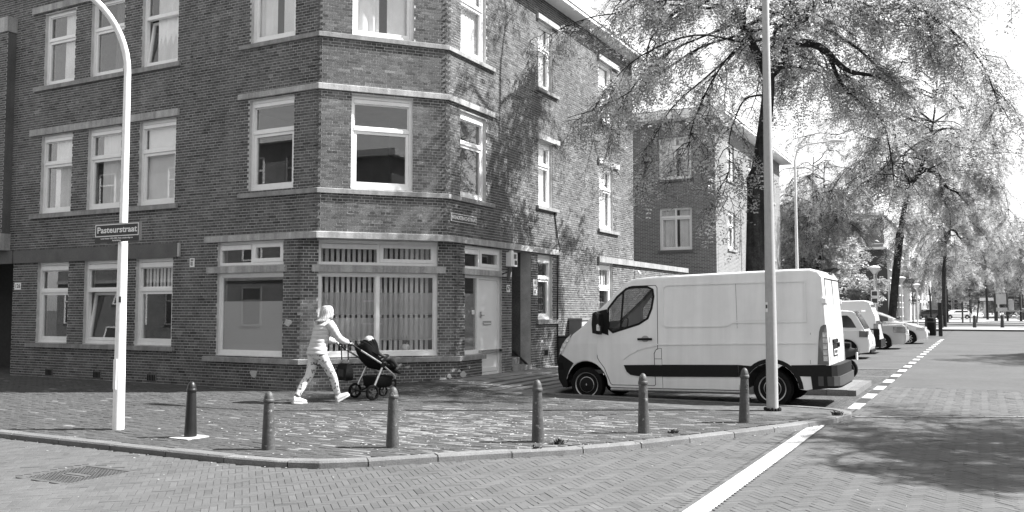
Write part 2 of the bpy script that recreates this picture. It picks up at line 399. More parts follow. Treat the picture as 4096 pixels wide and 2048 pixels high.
# --- pavement clinkers
def in_house(x, y): return y > 13.5 and x < -9.8 and (x+11.99)*.749-(y-13.55)*.663 < .02
def tile_zone(x, y): return y > 15.6-.206*(x+10.9) - .02
lst = []
def near_kerb(x, y):
    for a, b in zip(KP, KP[1:]):
        ax, ay = a; dx, dy = b[0]-ax, b[1]-ay; t = max(0, min(1, ((x-ax)*dx+(y-ay)*dy)/(dx*dx+dy*dy)))
        if (x-ax-t*dx)**2+(y-ay-t*dy)**2 < (KW+.03)**2: return True
    return False
BASES = [(-8.9, 8.05), (-10.35, 8.12)]
for j in range(140):
    for i in range(110):
        x = -23.2+i*.2+(.1 if j % 2 else 0); y = 7.2+j*.0667
        if y > 15.5 or not inpoly(x, y, WALK) or in_house(x, y) or tile_zone(x, y) or near_kerb(x, y): continue
        if not inframe(x, y, 0, .08): continue
        pl = .40*math.exp(-((x+6.3)/2.2)**2-((y-10.4)/1.7)**2)+.10*math.exp(-((x+4.2)/1.2)**2-((y-13)/1.6)**2)+.012
        t = random.uniform(1.6, 3.0) if random.random() < pl else max(.6, 1+random.gauss(0, .09))
        lst.append((x, y, zg(x, y)-.004+random.gauss(0, .002), 0., t))
pieces(lst, .2, Wp, .02, M['walk_paver'], pavement, 'walk_paver')
# --- pale square tiles in front of the side street doors
lst = []
for j in range(150):
    for i in range(14):
        x = -11.25+i*.3; y = 14.2+j*.3+(.15 if i % 2 else 0)
        if x > -7.62 or in_house(x, y) or not tile_zone(x, y) or y > 48: continue
        lst.append((x, y, zg(x, y)-.003, 0., max(.75, 1+random.gauss(0, .08))))
pieces(lst, .3, .3, .02, M['tile'], pavement, 'tile', 160, .004)
# --- kerb stones
P = resample(KP, .12)
def off_in(i):
    a, b = P[max(i-1, 0)], P[min(i+1, len(P)-1)]; dx, dy = b[0]-a[0], b[1]-a[1]; l = math.hypot(dx, dy); return (P[i][0]-dy/l*KW, P[i][1]+dx/l*KW)
i = 0
while i < len(P)-1:
    run = 8 if not (-7.5 < P[i][0] < -1.8 and P[i][1] < 16) else 7
    j = min(i+run, len(P)-1)
    if P[i][0] > -24 and P[i][1] < 46:
        q = MB(); t = random.uniform(.85, 1.12); dz = random.uniform(-.004, .006); rings = []
        for k in range(i, j+1):
            o_, n_ = P[k], off_in(k); zk = zg(*n_)+dz
            if k == i or k == j:
                a = P[k+1] if k == i else P[k-1]; l = math.dist(a, o_); e = .007/l
                o_ = (o_[0]+(a[0]-o_[0])*e, o_[1]+(a[1]-o_[1])*e); n_ = (n_[0]+(a[0]-P[k][0])*e, n_[1]+(a[1]-P[k][1])*e)
            f = lambda t_: (o_[0]+(n_[0]-o_[0])*t_, o_[1]+(n_[1]-o_[1])*t_)
            rings.append([(*f(-.06), -.3), (*f(0), zk-.022), (*f(.12), zk), (*f(1), zk), (*f(1), -.3)])
        q.loft(rings); q.t = [t]*len(q.f); q.build('kerb_stone', M['kerb'], pavement)
    i = j
# --- tree island in the parking strip
ti = MB(); ti.box(-7.2, -2.75, 18.6, 21.05, -.3, -.02)
island = tag(ti.build('tree_island', M['soil']), kind='structure')
for x0, x1, y0, y1 in [(-7.3, -5.6, 18.45, 18.6), (-5.59, -4.2, 18.45, 18.6), (-4.19, -2.76, 18.45, 18.6), (-7.3, -5.6, 21.05, 21.2), (-5.59, -4.2, 21.05, 21.2), (-4.19, -2.76, 21.05, 21.2)]:
    q = MB(); q.box(x0, x1, y0, y1, -.3, .03, random.uniform(.9, 1.1)); q.build('island_stone', M['kerb'], island)
for y0, y1 in [(18.45, 19.13), (19.14, 19.82), (19.83, 20.51), (20.52, 21.2)]:
    q = MB(); q.box(-2.75, -2.36, y0, y1, -.3, .035, random.uniform(1.0, 1.15)); q.box(-2.355, -2.2, y0, y1, -.3, .03, random.uniform(.9, 1.)); q.build('island_slab', M['kerb'], island)
# --- manhole cover set in the road
mh = thing('manhole_cover', 'square cast iron manhole cover with studded top set in the brick road', 'manhole cover', (MH[0], MH[1], -.09))
q = MB(); a = .40
for x0, x1, y0, y1 in ((-a, a, -a, -a+.05), (-a, a, a-.05, a), (-a, -a+.05, -a+.05, a-.05), (a-.05, a, -a+.05, a-.05)): q.box(x0, x1, y0, y1, -.05, .022)
q.build('rim', M['iron'], mh)
q = MB(); q.box(-a+.06, a-.06, -a+.06, a-.06, -.05, .010)
q.build('plate', M['iron'], mh)
q = MB()
for i in range(15):
    for j in range(15):
        x, y = -.32+i*.0457, -.32+j*.0457
        if abs(y) < .05 and abs(x) < .18: continue
        q.box(x-.016, x+.016, y-.011, y+.011, .009, .020, 1, False)
q.box(-.17, .17, -.03, .03, .009, .019)
so_ = q.build('stud', M['iron'], mh); so_['kind'] = 'stuff'
# --- cross street at the far end
q = MB(); q.box(-60, 40, 76, 76.25, -.3, .06); tag(q.build('far_kerb', M['dark_stone']), kind='structure')
q = MB(); q.add([(-60, 76.25, .055), (40, 76.25, .055), (40, 86, .055), (-60, 86, .055)], [(0, 1, 2, 3)]); fpave = tag(q.build('far_pavement', M['light_paving']), kind='structure')
q = MB(); q.add([(-60, 86, .03), (40, 86, .03), (40, 112, .03), (-60, 112, .03)], [(0, 1, 2, 3)]); tag(q.build('far_path', M['asphalt']), kind='structure')
q = MB(); q.box(-60, 40, 96.5, 97.2, -.2, .10); q.box(-60, 40, 112, 112.5, -.2, .12); tag(q.build('planter_edge', M['dark_stone']), kind='structure')
q = MB(); q.add([(-60, 112.5, .06), (40, 112.5, .06), (40, 420, .06), (-60, 420, .06)], [(0, 1, 2, 3)]); tag(q.build('square', M['light_paving']), kind='structure')

# --- sand, seed husks and dry leaf bits in the gutter and on the clinkers
rg_ = random.Random(21); q = MB(); mat('husk', .42, .9, .1, noise=(30., .3))
def husk(x, y, z, s_):
    a = rg_.uniform(0, 6.28); c, n_ = math.cos(a)*s_, math.sin(a)*s_; q.add([(x-c, y-n_, z), (x+n_*.45, y-c*.45, z+s_*.25), (x+c, y+n_, z+.002), (x-n_*.45, y+c*.45, z+s_*.1)], [(0, 1, 2, 3)])
for k in range(900):
    x, y = rg_.gauss(-6.2, 1.9), rg_.gauss(10.2, 1.5)
    if inpoly(x, y, WALK) and not in_house(x, y): husk(x, y, zg(x, y)+.002, rg_.uniform(.008, .028))
for k in range(700):
    i = rg_.randrange(120, len(P)-1); 
    if P[i][1] > 15.2 or P[i][0] < -13: continue
    o_ = off_in(i); f_ = -abs(rg_.gauss(.25, .45)); x, y = P[i][0]+(o_[0]-P[i][0])*f_, P[i][1]+(o_[1]-P[i][1])*f_; husk(x, y, -.066, rg_.uniform(.005, .02))
for k in range(260):
    x, y = rg_.uniform(-13, 1), rg_.uniform(5, 16)
    if not inpoly(x, y, RW): husk(x, y, -.066, rg_.uniform(.006, .018))
lt = q.build('leaf_litter', M['husk'], recalc=False); tag(lt, 'pale seed husks and dry leaf bits scattered over the clinkers and gutter', 'litter', kind='stuff')
# ------------------------------------------------------------------ the corner house
XR, YL = -9.82, 13.55
FL = Fr((0, YL), (1, 0), (0, -1)); FRt = Fr((XR, 0), (0, 1), (1, 0))
A_u, B_u, A_g, B_g = (-11.57, YL), (XR, 15.58), (-11.99, YL), (XR, 16.0)
def chamf(A, B): d = Vector((B[0]-A[0], B[1]-A[1])); return Fr(A, d, (d.y, -d.x)), d.length
FCu, LCu = chamf(A_u, B_u); FCg, LCg = chamf(A_g, B_g)
house = thing('corner_house', 'dark brick corner house with chamfered shop front and white framed windows', 'house', (-12.5, 14.5, 0), world=True)
EAVE = 9.65
BR = []                       # (frame, u0, u1, z0, z1, tone, whole)
def wall(F, u0, u1, z0, z1, holes, name='wall', ext0=0., ext1=0., th=.30, mortar='mortar', par=None):
    """mortar sheet with openings and reveals, and the list of bricks in front of it"""
    us = sorted(set([u0, u1]+[h[k] for h in holes for k in (0, 1) if u0 < h[k] < u1])); zs = sorted(set([z0, z1]+[h[k] for h in holes for k in (2, 3) if z0 < h[k] < z1]))
    inh = lambda u, z: any(h[0] < u < h[1] and h[2] < z < h[3] for h in holes)
    m = MB()
    for a, b in zip(us, us[1:]):
        for c, d in zip(zs, zs[1:]):
            if not inh((a+b)/2, (c+d)/2): m.add([F.p(a, c, -.005), F.p(b, c, -.005), F.p(b, d, -.005), F.p(a, d, -.005), F.p(a, c, -th), F.p(b, c, -th), F.p(b, d, -th), F.p(a, d, -th)], [(0, 1, 2, 3), (7, 6, 5, 4)])
    for h in holes:
        a, b, c, d = max(h[0], u0), min(h[1], u1), max(h[2], z0), min(h[3], z1)
        for (p, q), (r_, s_) in (((a, c), (a, d)), ((b, d), (b, c)), ((a, d), (b, d)), ((b, c), (a, c))):
            m.add([F.p(p, q, -.005), F.p(r_, s_, -.005), F.p(r_, s_, -th), F.p(p, q, -th)], [(0, 1, 2, 3)])
    m.build(name, M[mortar], par or house, recalc=False)
    k = math.floor(z0/.06)
    while k*.06 < z1-.03:
        z = k*.06; st = k % 2 == 0; pitch = .22 if st else .11; ln = pitch-.011
        sh = (.11 if (k//2) % 2 else 0) if st else .055
        lo = u0 - (ext0 if not st else 0); hi = u1 + (ext1 if st else 0)
        iv = [(lo, hi)]
        for h in holes:
            if h[2] < z+.045 and h[3] > z+.012:
                iv = [x for (a, b) in iv for x in ((a, min(b, h[0])), (max(a, h[1]), b)) if x[1]-x[0] > .02]
        for a, b in iv:
            i = math.floor((a-sh)/pitch)
            while i*pitch+sh < b:
                s_, e_ = max(a, i*pitch+sh), min(b, i*pitch+sh+ln)
                if e_-s_ > .03 and z+.05 < z1+.02:
                    t = 1+random.gauss(0, .17)
                    if random.random() < .07: t *= .62
                    if random.random() < .05: t *= 1.4
                    BR.append((F, s_, e_, max(z, z0), z+.049, max(.4, min(1.8, t)), st and e_-s_ > ln-.001))
                i += 1
        k += 1
W3 = [(-20.35, -19.17), (-18.60, -17.42), (-16.82, -15.63)]
ROWS = [(.82, 2.74), (3.95, 5.87), (7.10, 8.92)]
HL = [(a, b, c, d) for a, b in W3 for c, d in ROWS]
HLb = [(-13.45, -12.22, 4.07, 5.99), (-13.45, -12.22, 7.2, 9.1), (-14.29, -12.45, 2.53, 3.03), (-14.29, -12.45, .66, 2.36)]
wall(FL, -21.3, A_g[0], -.3, 3.1, [h for h in HL+HLb if h[2] < 3.05], ext1=.0)
wall(FL, -21.3, A_u[0], 3.1, EAVE, [h for h in HL+HLb if h[2] > 3.05], ext1=.06)
HCg = [(.35, 2.84, 2.52, 3.02), (.35, 2.84, .66, 2.36)]; HCu = [(.65, 1.93, 4.06, 5.97), (.65, 1.94, 7.19, 9.1)]
wall(FCg, 0, LCg, -.3, 3.1, HCg, ext0=.06, ext1=.06)
wall(FCu, 0, LCu, 3.1, EAVE, HCu, ext0=.06, ext1=.06)
HRg = [(16.3, 17.98, 2.5, 3.0), (16.3, 17.98, .64, 2.36), (17.05, 17.98, -.3, .7), (18.46, 19.48, -.3, 3.03), (19.86, 20.72, 1.36, 3.0), (23.9, 24.97, .95, 3.0)]
HRu = [(16.1, 17.23, 4.03, 5.92), (16.1, 17.23, 7.2, 9.1), (19.9, 20.74, 4.24, 5.93), (19.9, 20.74, 7.27, 9.02), (23.95, 25.06, 3.98, 5.9), (23.95, 25.06, 7.22, 9.0)]
wall(FRt, B_g[1], 26.8, -.3, 3.1, HRg, ext0=.06)
wall(FRt, B_u[1], 26.8, 3.1, EAVE, HRu, ext0=.06)
def emit_bricks(parent, nmax=300):
    rest = MB(); cam_ = V3((0, 0, 1.62)); c = []
    for k, (F, a, b, z0, z1, t, whole) in enumerate(BR):
        if whole and 0.2 < z0 < 2.3 and z1-z0 > .045 and not (F is FL and -10.9 > a > -11.95):
            p = F.p((a+b)/2, z0); c.append(((p-cam_).length, k))
    c.sort(); pick = set(k for _, k in c[:nmax]); var = {}
    for k, (F, a, b, z0, z1, t, whole) in enumerate(BR):
        pr = random.gauss(0, .0012)
        if k in pick:
            key = (id(F), round(t*6)/6)
            if key not in var:
                q = MB(); h = (b-a)/2; q.hexa([F.u*-h+F.n*-.01, F.u*h+F.n*-.01, F.u*h+F.n*-.01+V3((0, 0, .049)), F.u*-h+F.n*-.01+V3((0, 0, .049)), F.u*-h, F.u*h, F.u*h+V3((0, 0, .049)), F.u*-h+V3((0, 0, .049))], key[1], False)
                me = bpy.data.meshes.new('brick'); me.from_pydata([tuple(p) for p in q.v], [], q.f); at = me.attributes.new('tone', 'FLOAT', 'FACE'); at.data.foreach_set('value', np.array(q.t, np.float32)); me.materials.append(M['brick']); var[key] = me
            o = bpy.data.objects.new('brick', var[key]); C.objects.link(o); o.parent = parent; o.location = F.p((a+b)/2, z0, pr) - V3(OFF[parent.name])
        else: F.box(rest, a, b, z0, z1, -.012, pr, t, False)
    o = rest.build('brickwork', M['brick'], parent, recalc=False); o['kind'] = 'stuff'
emit_bricks(house); BR.clear()

# ---- windows
def curtain(F, u0, u1, z0, z1, d, par, m='curtain', folds=9, amp=.025, name='curtain', taper=0.):
    mb = MB(); n = max(6, int((u1-u0)*folds*6)); vs = []
    for j, z in enumerate((z0, z0+(z1-z0)*.5, z1)):
        for i in range(n+1):
            t = i/n; u = u0+(u1-u0)*(t*(1-taper*(2-j)/2))
            vs.append(F.p(u, z, d+amp*math.sin(t*(u1-u0)*folds*6.28+1.3*math.sin(t*7))*(1-.25*j)))
    mb.add(vs, [(j*(n+1)+i, j*(n+1)+i+1, (j+1)*(n+1)+i+1, (j+1)*(n+1)+i) for j in range(2) for i in range(n)])
    return mb.build(name, M[m], par, 180, recalc=False)
def frame(F, mb, u0, u1, z0, z1, w, d0, d1, wb=None):
    wb = wb or w
    F.box(mb, u0, u0+w, z0, z1, d0, d1); F.box(mb, u1-w, u1, z0, z1, d0, d1); F.box(mb, u0+w, u1-w, z1-w, z1, d0, d1-.002); F.box(mb, u0+w, u1-w, z0, z0+wb, d0, d1+.004)
def pane(F, u0, u1, z0, z1, d, par, m='glass'):
    q = MB(); F.box(q, u0, u1, z0, z1, d-.008, d); return q.build('pane', M[m], par)
def win(F, h, tr=.36, vent=True, inside=None, tilt=False, rec=.085, grille=.09, par=None):
    """one window in an opening h=(u0,u1,z0,z1): frame, transom, upper light with vent strip, lower sash"""
    par = par or house; u0, u1, z0, z1 = h; d1 = -rec; d0 = d1-.09; w = .065
    m = MB(); frame(F, m, u0, u1, z0, z1, w, d0, d1, .075)
    zt = z1-(z1-z0)*tr
    if tr: F.box(m, u0+w, u1-w, zt-.03, zt+.035, d0, d1+.012); F.box(m, u0-.0+w, u1-w, zt+.035, zt+.05, d0, d1-.03)
    wo_ = m.build('window', M['white_paint'], par)
    if tr:
        top = z1-w
        if vent:
            v_ = MB(); F.box(v_, u0+w, u1-w, top-grille, top-.015, d0, d1+.018); F.box(v_, u0+w+.01, u1-w-.01, top-.014, top-.004, d0, d1-.03); v_.build('vent_strip', M['white_paint'], wo_)
            top -= grille
        s_ = MB(); frame(F, s_, u0+w+.002, u1-w-.002, zt+.05, top-.002, .022, d0+.02, d1-.035); s_.build('upper_bead', M['white_paint'], wo_)
        pane(F, u0+w+.02, u1-w-.02, zt+.06, top-.02, d1-.05, wo_)
        zl = zt-.03
    else: zl = z1-w
    a, b, c, d = u0+w+.003, u1-w-.003, z0+.078, zl-.003
    s_ = MB()
    if not tilt:
        frame(F, s_, a, b, c, d, .06, d0+.015, d1-.015, .065)
        sash = s_.build('sash', M['white_paint'], wo_); pane(F, a+.055, b-.055, c+.06, d-.055, d1-.05, sash)
    else:                                     # bottom hung, tipped inwards at the top
        ang = R(8); G_ = Fr((0, 0), (1, 0), (0, -1)); pv_ = F.p(0, c, d1-.04)
        def tp(u, z, dd): zz, ddd = z-c, dd-(d1-.04); return F.o+F.u*u+F.n*(d1-.04+ddd*math.cos(ang)-zz*math.sin(ang))+V3((0, 0, c+zz*math.cos(ang)+ddd*math.sin(ang)))
        def tb(mb, x0, x1, y0, y1, e0, e1): mb.hexa([tp(x0, y0, e0), tp(x1, y0, e0), tp(x1, y1, e0), tp(x0, y1, e0), tp(x0, y0, e1), tp(x1, y0, e1), tp(x1, y1, e1), tp(x0, y1, e1)])
        e0, e1 = d0+.015, d1-.015
        tb(s_, a, a+.06, c, d, e0, e1); tb(s_, b-.06, b, c, d, e0, e1); tb(s_, a+.06, b-.06, d-.06, d, e0, e1); tb(s_, a+.06, b-.06, c, c+.065, e0, e1)
        sash = s_.build('sash', M['white_paint'], wo_); q = MB(); tb(q, a+.055, b-.055, c+.06, d-.055, d1-.058, d1-.05); q.build('pane', M['glass'], sash)
    if inside: inside(F, u0+w, u1-w, z0, z1, wo_, d0-.045)
    return wo_
def c_full(F, u0, u1, z0, z1, par, d): curtain(F, u0, u1, z0, z1, d, par, 'net_curtain', 8, .012, 'net_curtain')
def c_plain(F, u0, u1, z0, z1, par, d): curtain(F, u0, u1, z0, z1, d, par, 'curtain', 2, .006, 'roller_blind')
def c_right(F, u0, u1, z0, z1, par, d): curtain(F, u0+(u1-u0)*.22, u1, z0, z1, d, par, 'net_curtain', 7, .02, 'curtain')
def c_rpart(F, u0, u1, z0, z1, par, d): curtain(F, u0+(u1-u0)*.45, u1, z0, z1, d, par, 'net_curtain', 9, .03, 'curtain')
def c_dark(F, u0, u1, z0, z1, par, d): curtain(F, u0+(u1-u0)*.55, u1, z0, z1, d, par, 'dark_curtain', 9, .03, 'curtain')
def c_split(F, u0, u1, z0, z1, par, d):
    w_ = u1-u0; curtain(F, u0, u0+w_*.45, z0, z1, d, par, 'curtain', 6, .03); curtain(F, u0+w_*.60, u1, z0, z1, d, par, 'curtain', 4, .03)
def c_vert(F, u0, u1, z0, z1, par, d):
    n = int((u1-u0)/.11)
    for i in range(n):
        q = MB(); u = u0+.02+i*(u1-u0-.04)/n; F.box(q, u, u+.068, z0+.03, z1-.02, d-.012+.01*(i % 2), d-.006+.01*(i % 2)); q.build('blind_slat', M['blind'], par)
def c_top(F, u0, u1, z0, z1, par, d): c_vert(F, u0, u1, z1-.68, z1, par, d)
I2 = [c_rpart, c_dark, c_right]; I1 = [c_right, c_right, c_plain]; I0 = [None, None, c_top]
for k, (a, b) in enumerate(W3):
    win(FL, (a, b, *ROWS[0]), inside=I0[k], tilt=(k == 1), grille=.12)
    win(FL, (a, b, *ROWS[1]), inside=I1[k])
    win(FL, (a, b, *ROWS[2]), inside=I2[k], vent=False, tilt=(k == 2))
win(FL, HLb[0], inside=None); win(FL, HLb[1], tr=.36, vent=False, inside=c_split)
win(FCu, HCu[0]); win(FCu, HCu[1], vent=False, inside=c_split)
win(FRt, HRu[0]); win(FRt, HRu[1], vent=False, inside=c_full)
win(FRt, HRu[2], inside=c_rpart); win(FRt, HRu[3], vent=False, inside=c_rpart); win(FRt, HRu[4], inside=c_rpart); win(FRt, HRu[5], vent=False, inside=c_rpart)
win(FRt, HRg[4], grille=.13, inside=c_dark); win(FRt, HRg[5], grille=.13, inside=c_top)
# ---- shop front windows: wide pane below, fanlight with vent and hopper above
def fan(F, h, mid, blinds):
    u0, u1, z0, z1 = h; d1 = -.07; d0 = -.16; m = MB(); frame(F, m, u0, u1, z0, z1, .06, d0, d1); F.box(m, mid-.03, mid+.03, z0+.06, z1-.06, d0, d1)
    w_ = m.build('fanlight', M['white_paint'], house)
    v_ = MB(); F.box(v_, u0+.06, mid-.03, z1-.17, z1-.075, d0, d1+.02); F.box(v_, u0+.07, mid-.04, z1-.073, z1-.063, d0, d1-.02); v_.build('vent_strip', M['white_paint'], w_)
    pane(F, u0+.06, mid-.03, z0+.06, z1-.17, d1-.04, w_)
    s_ = MB(); frame(F, s_, mid+.032, u1-.062, z0+.062, z1-.062, .075, d0+.02, d1+.015); sh = s_.build('hopper_sash', M['white_paint'], w_); pane(F, mid+.10, u1-.13, z0+.13, z1-.13, d1-.03, sh)
    if blinds: c_vert(F, u0+.05, u1-.05, z0, z1, w_, -.32)
def shop(F, h, muls, blinds):
    u0, u1, z0, z1 = h; d1 = -.07; d0 = -.17; m = MB(); frame(F, m, u0, u1, z0, z1, .06, d0, d1, .085)
    F.box(m, u0-.0, u1, z0-.012, z0-.002, -.2, .01)
    for x in muls: F.box(m, x-.03, x+.03, z0+.085, z1-.06, d0, d1)
    w_ = m.build('shop_window', M['white_paint'], house); xs = [u0+.06]+muls+[u1-.06]
    for a, b in zip(xs, xs[1:]):
        a_, b_ = a+(.03 if a in muls else 0), b-(.03 if b in muls else 0)
        s_ = MB(); frame(F, s_, a_+.001, b_-.001, z0+.086, z1-.061, .022, d0+.03, d1-.03); s_.build('bead', M['white_paint'], w_)
        pane(F, a_+.01, b_-.01, z0+.09, z1-.07, d1-.045, w_)
        if blinds:
            for f0, f1 in ((.97, 1.44), (1.50, 1.96)):      # frosted film bands on the inside of the glass
                q = MB(); F.box(q, a_+.012, b_-.012, f0, f1, d1-.058, d1-.055); q.build('frosted_band', M['frost'], w_)
    if blinds: c_vert(F, u0+.05, u1-.05, z0+.05, z1, w_, -.34)
def frost(name, mixv):
    m = bpy.data.materials.new(name); m.use_nodes = True; t = m.node_tree; t.nodes.clear()
    tr = t.nodes.new('ShaderNodeBsdfTransparent'); tl = t.nodes.new('ShaderNodeBsdfTranslucent'); d = t.nodes.new('ShaderNodeBsdfDiffuse'); d.inputs[0].default_value = (.85, .85, .85, 1); tl.inputs[0].default_value = (.6, .6, .6, 1)
    a = t.nodes.new('ShaderNodeMixShader'); a.inputs[0].default_value = .35; b = t.nodes.new('ShaderNodeMixShader'); b.inputs[0].default_value = mixv; o = t.nodes.new('ShaderNodeOutputMaterial')
    t.links.new(d.outputs[0], a.inputs[1]); t.links.new(tl.outputs[0], a.inputs[2]); t.links.new(tr.outputs[0], b.inputs[1]); t.links.new(a.outputs[0], b.inputs[2]); t.links.new(b.outputs[0], o.inputs[0]); M[name] = m
frost('frost', .38); frost('frost_dense', .68)
fan(FL, HLb[2], -13.36, False); shop(FL, HLb[3], [], False)
fan(FCg, HCg[0], 1.58, True); shop(FCg, HCg[1], [1.57], True)
fan(FRt, HRg[0], 17.02, False)
# frosted lower part of the left shop window
q = MB(); FL.box(q, -14.21, -12.53, .76, 1.78, -.128, -.125); q.build('frosted_band', M['frost_dense'], house)
# ---- door with side window
m = MB(); F = FRt; d0, d1 = -.16, -.07
F.box(m, 16.3, 16.36, .64, 2.36, d0, d1); F.box(m, 16.36, 17.02, 2.30, 2.36, d0, d1); F.box(m, 16.36, 16.93, .64, .72, d0, d1+.01); F.box(m, 16.93, 17.02, .12, 2.30, d0, d1); F.box(m, 17.90, 17.98, .12, 2.36, d0, d1); F.box(m, 17.02, 17.90, 2.28, 2.36, d0, d1); F.box(m, 17.02, 17.90, .10, .2, d0, d1+.02)
door = m.build('door', M['white_paint'], house)
q = MB(); F.box(q, 17.025, 17.895, .205, 2.275, d0+.02, d1-.02); F.box(q, 17.06, 17.86, .21, .30, d1-.02, d1+.005); q.build('door_leaf', M['door_white'], door)
q = MB(); F.box(q, 17.24, 17.60, 1.26, 1.35, d1-.02, d1-.005); lb = q.build('letter_box', M['steel'], door); q = MB(); F.box(q, 17.27, 17.57, 1.28, 1.305, d1-.005, d1+.002); q.build('flap', M['enamel'], lb)
q = MB(); F.box(q, 17.10, 17.15, 1.42, 1.56, d1-.02, d1+.0); F.box(q, 17.10, 17.22, 1.47, 1.49, d1+.0, d1+.04); q.build('door_handle', M['steel'], door)
pane(F, 16.36, 16.93, .72, 2.30, d1-.04, door)
q = MB(); F.box(q, 16.37, 16.92, .74, 1.96, d1-.055, d1-.052); q.build('frosted_band', M['frost'], door)
q = MB(); F.box(q, 16.78, 16.90, 1.50, 1.60, d1-.038, d1-.035); q.build('door_sticker', M['sign_white'], door)
# ---- stone bands, lintels, sills
def stone(name, F, u0, u1, z0, z1, d=.06, m='stone', back=-.12):
    q = MB(); F.box(q, u0, u1, z0, z1, back, d); return q.build(name, M[m], house)
def plan_band(name, pts, z0, z1, dp, inn, m='stone'):
    """band that follows wall points and turns its corners; dp outwards, inn inwards"""
    n = len(pts); o_ = []; i_ = []
    for k in range(n):
        a = Vector(pts[max(k-1, 0)]); b = Vector(pts[k]); c = Vector(pts[min(k+1, n-1)])
        d1_ = (b-a).normalized() if k else (c-b).normalized(); d2_ = (c-b).normalized() if k < n-1 else d1_
        n1, n2 = Vector((d1_.y, -d1_.x)), Vector((d2_.y, -d2_.x)); nn = (n1+n2); nn /= nn.dot(n1)
        o_.append(b+nn*dp); i_.append(b-nn*inn)
    q = MB()
    rings = [[(o.x, o.y, z0), (o.x, o.y, z1-.012), (o.x-(o.x-i.x)*.1, o.y-(o.y-i.y)*.1, z1), (i.x, i.y, z1), (i.x, i.y, z0)] for o, i in zip(o_, i_)]
    q.loft(rings); return q.build(name, M[m], house)
plan_band('stone_band', [(-14.63, YL), A_u, B_u, (XR, 21.06)], 3.03, 3.16, .07, .10)
sf = MB(); sf.prism([(A_u[0], A_u[1]), B_u, (XR-.3, B_u[1]+.2), (XR-.2, 16.3), (-12.2, 13.75), (-12.1, YL+.05)], 3.045, 3.09); sf.build('soffit', M['stone'], house)
plan_band('lintel_band', [(-13.73, YL), A_u, B_u, (XR, 17.55)], 6.02, 6.14, .06, .10)
plan_band('sill_band', [(-13.69, YL), A_u, B_u, (XR, 17.55)], 3.93, 4.03, .06, .16, 'sill_stone')
plan_band('sill_band', [(-13.72, YL), A_u, B_u, (XR, 17.58)], 7.09, 7.19, .06, .16, 'sill_stone')
plan_band('sill_band', [(-14.6, YL), A_g, B_g, (XR, 17.10)], .52, .625, .085, .16, 'sill_stone')
stone('fan_lintel', FL, -14.56, -12.35, 2.375, 2.505, .05); stone('fan_lintel', FCg, .22, 3.0, 2.37, 2.505, .05); stone('fan_lintel', FRt, 16.2, 18.36, 2.37, 2.49, .05)
stone('lintel', FL, -21.25, -15.47, 2.75, 3.06, .05, 'dark_stone'); stone('lintel_end', FL, -15.46, -15.40, 2.76, 3.06, .045)
stone('lintel', FL, -20.75, -15.53, 5.89, 6.05, .06); stone('lintel', FL, -20.8, -15.5, 8.98, 9.14, .06)
for z in (.70, 3.83, 7.0): stone('sill', FL, -20.65, -15.52, z, z+.10 if z > 1 else .80, .07, 'sill_stone', -.16)
for a, b, c, d, n_ in [(19.8, 21.1, 9.04, 9.17, 'lintel'), (19.8, 21.05, 7.18, 7.26, 'sill'), (19.78, 21.07, 5.94, 6.06, 'lintel'), (19.77, 21.02, 4.15, 4.23, 'sill'), (23.85, 25.5, 9.01, 9.16, 'lintel'), (23.8, 25.45, 5.91, 6.06, 'lintel'), (23.8, 25.45, 3.88, 3.97, 'sill'), (23.85, 25.45, 7.12, 7.21, 'sill'), (19.75, 20.98, 1.24, 1.35, 'sill'), (23.8, 25.1, .84, .94, 'sill')]:
    stone(n_, FRt, a, b, c, d, .07, 'stone' if n_ == 'lintel' else 'sill_stone', -.16)
# ---- eaves, roof and the hollow inside
plan_band('eaves', [(-21.3, YL), A_u, B_u, (XR, 26.95)], EAVE-.0, EAVE+.10, .43, .35, 'white_paint')
plan_band('fascia', [(-21.3, YL), A_u, B_u, (XR, 26.95)], EAVE+.101, EAVE+.36, .46, .35, 'white_paint')
q = MB(); q.prism([(-21.3, YL+.2), (A_u[0], YL+.2), (XR-.25, B_u[1]+.1), (XR-.25, 26.8), (-21.3, 26.8)], EAVE+.02, EAVE+.30); q.build('roof', M['roof_felt'], house)
q = MB()
for z in (-.1, 3.02, 6.28):
    q.prism([(-21.2, YL+.31), (A_g[0]-.1, YL+.31), (XR-.31, 16.15), (XR-.31, 26.7), (-21.2, 26.7)], z, z+.06)
q.box(-21.2, XR-.31, 18.2, 18.3, -.1, 2.9); q.box(-21.2, -12.8, 17.6, 17.7, 3.1, EAVE); q.box(-13.0, -12.9, 17.7, 26.7, -.1, EAVE); q.box(-15.2, -15.1, YL+.32, 18.2, -.1, EAVE); q.box(-12.9, XR-.32, 18.6, 18.7, 3.1, EAVE)
q.build('inner_wall', M['interior'], house)
q = MB(); q.box(-21.3, -10.1, 26.5, 26.8, -.3, EAVE); q.box(-21.3, -21.0, YL+.31, 26.5, -.3, EAVE); q.build('rear_wall', M['far_brick'], house)
# ---- open porch with steps beside the door
q = MB(); F = FRt
F.box(q, 18.40, 18.46, .0, 3.03, -1.7, -.30); F.box(q, 19.48, 19.54, .0, 3.03, -1.7, -.30); F.box(q, 18.40, 19.54, .0, 3.03, -1.78, -1.7); F.box(q, 18.40, 19.54, 3.035, 3.09, -1.78, -.30)
q.build('porch', M['far_brick'], house)
for k, (z, dd) in enumerate([(.13, .02), (.31, -.26), (.49, -.54), (.67, -.82)]):
    q = MB(); F.box(q, 18.462, 19.478, -.05 if k == 0 else z-.18, z+.13, dd-.30 if k < 3 else -1.7, dd); q.build('step', M['sill_stone'], house)
q = MB(); q.bar(F.p(19.38, .25, -.05), F.p(19.44, 1.05, -1.1), .035, .05); q.build('handrail', M['wood_dark'], house)
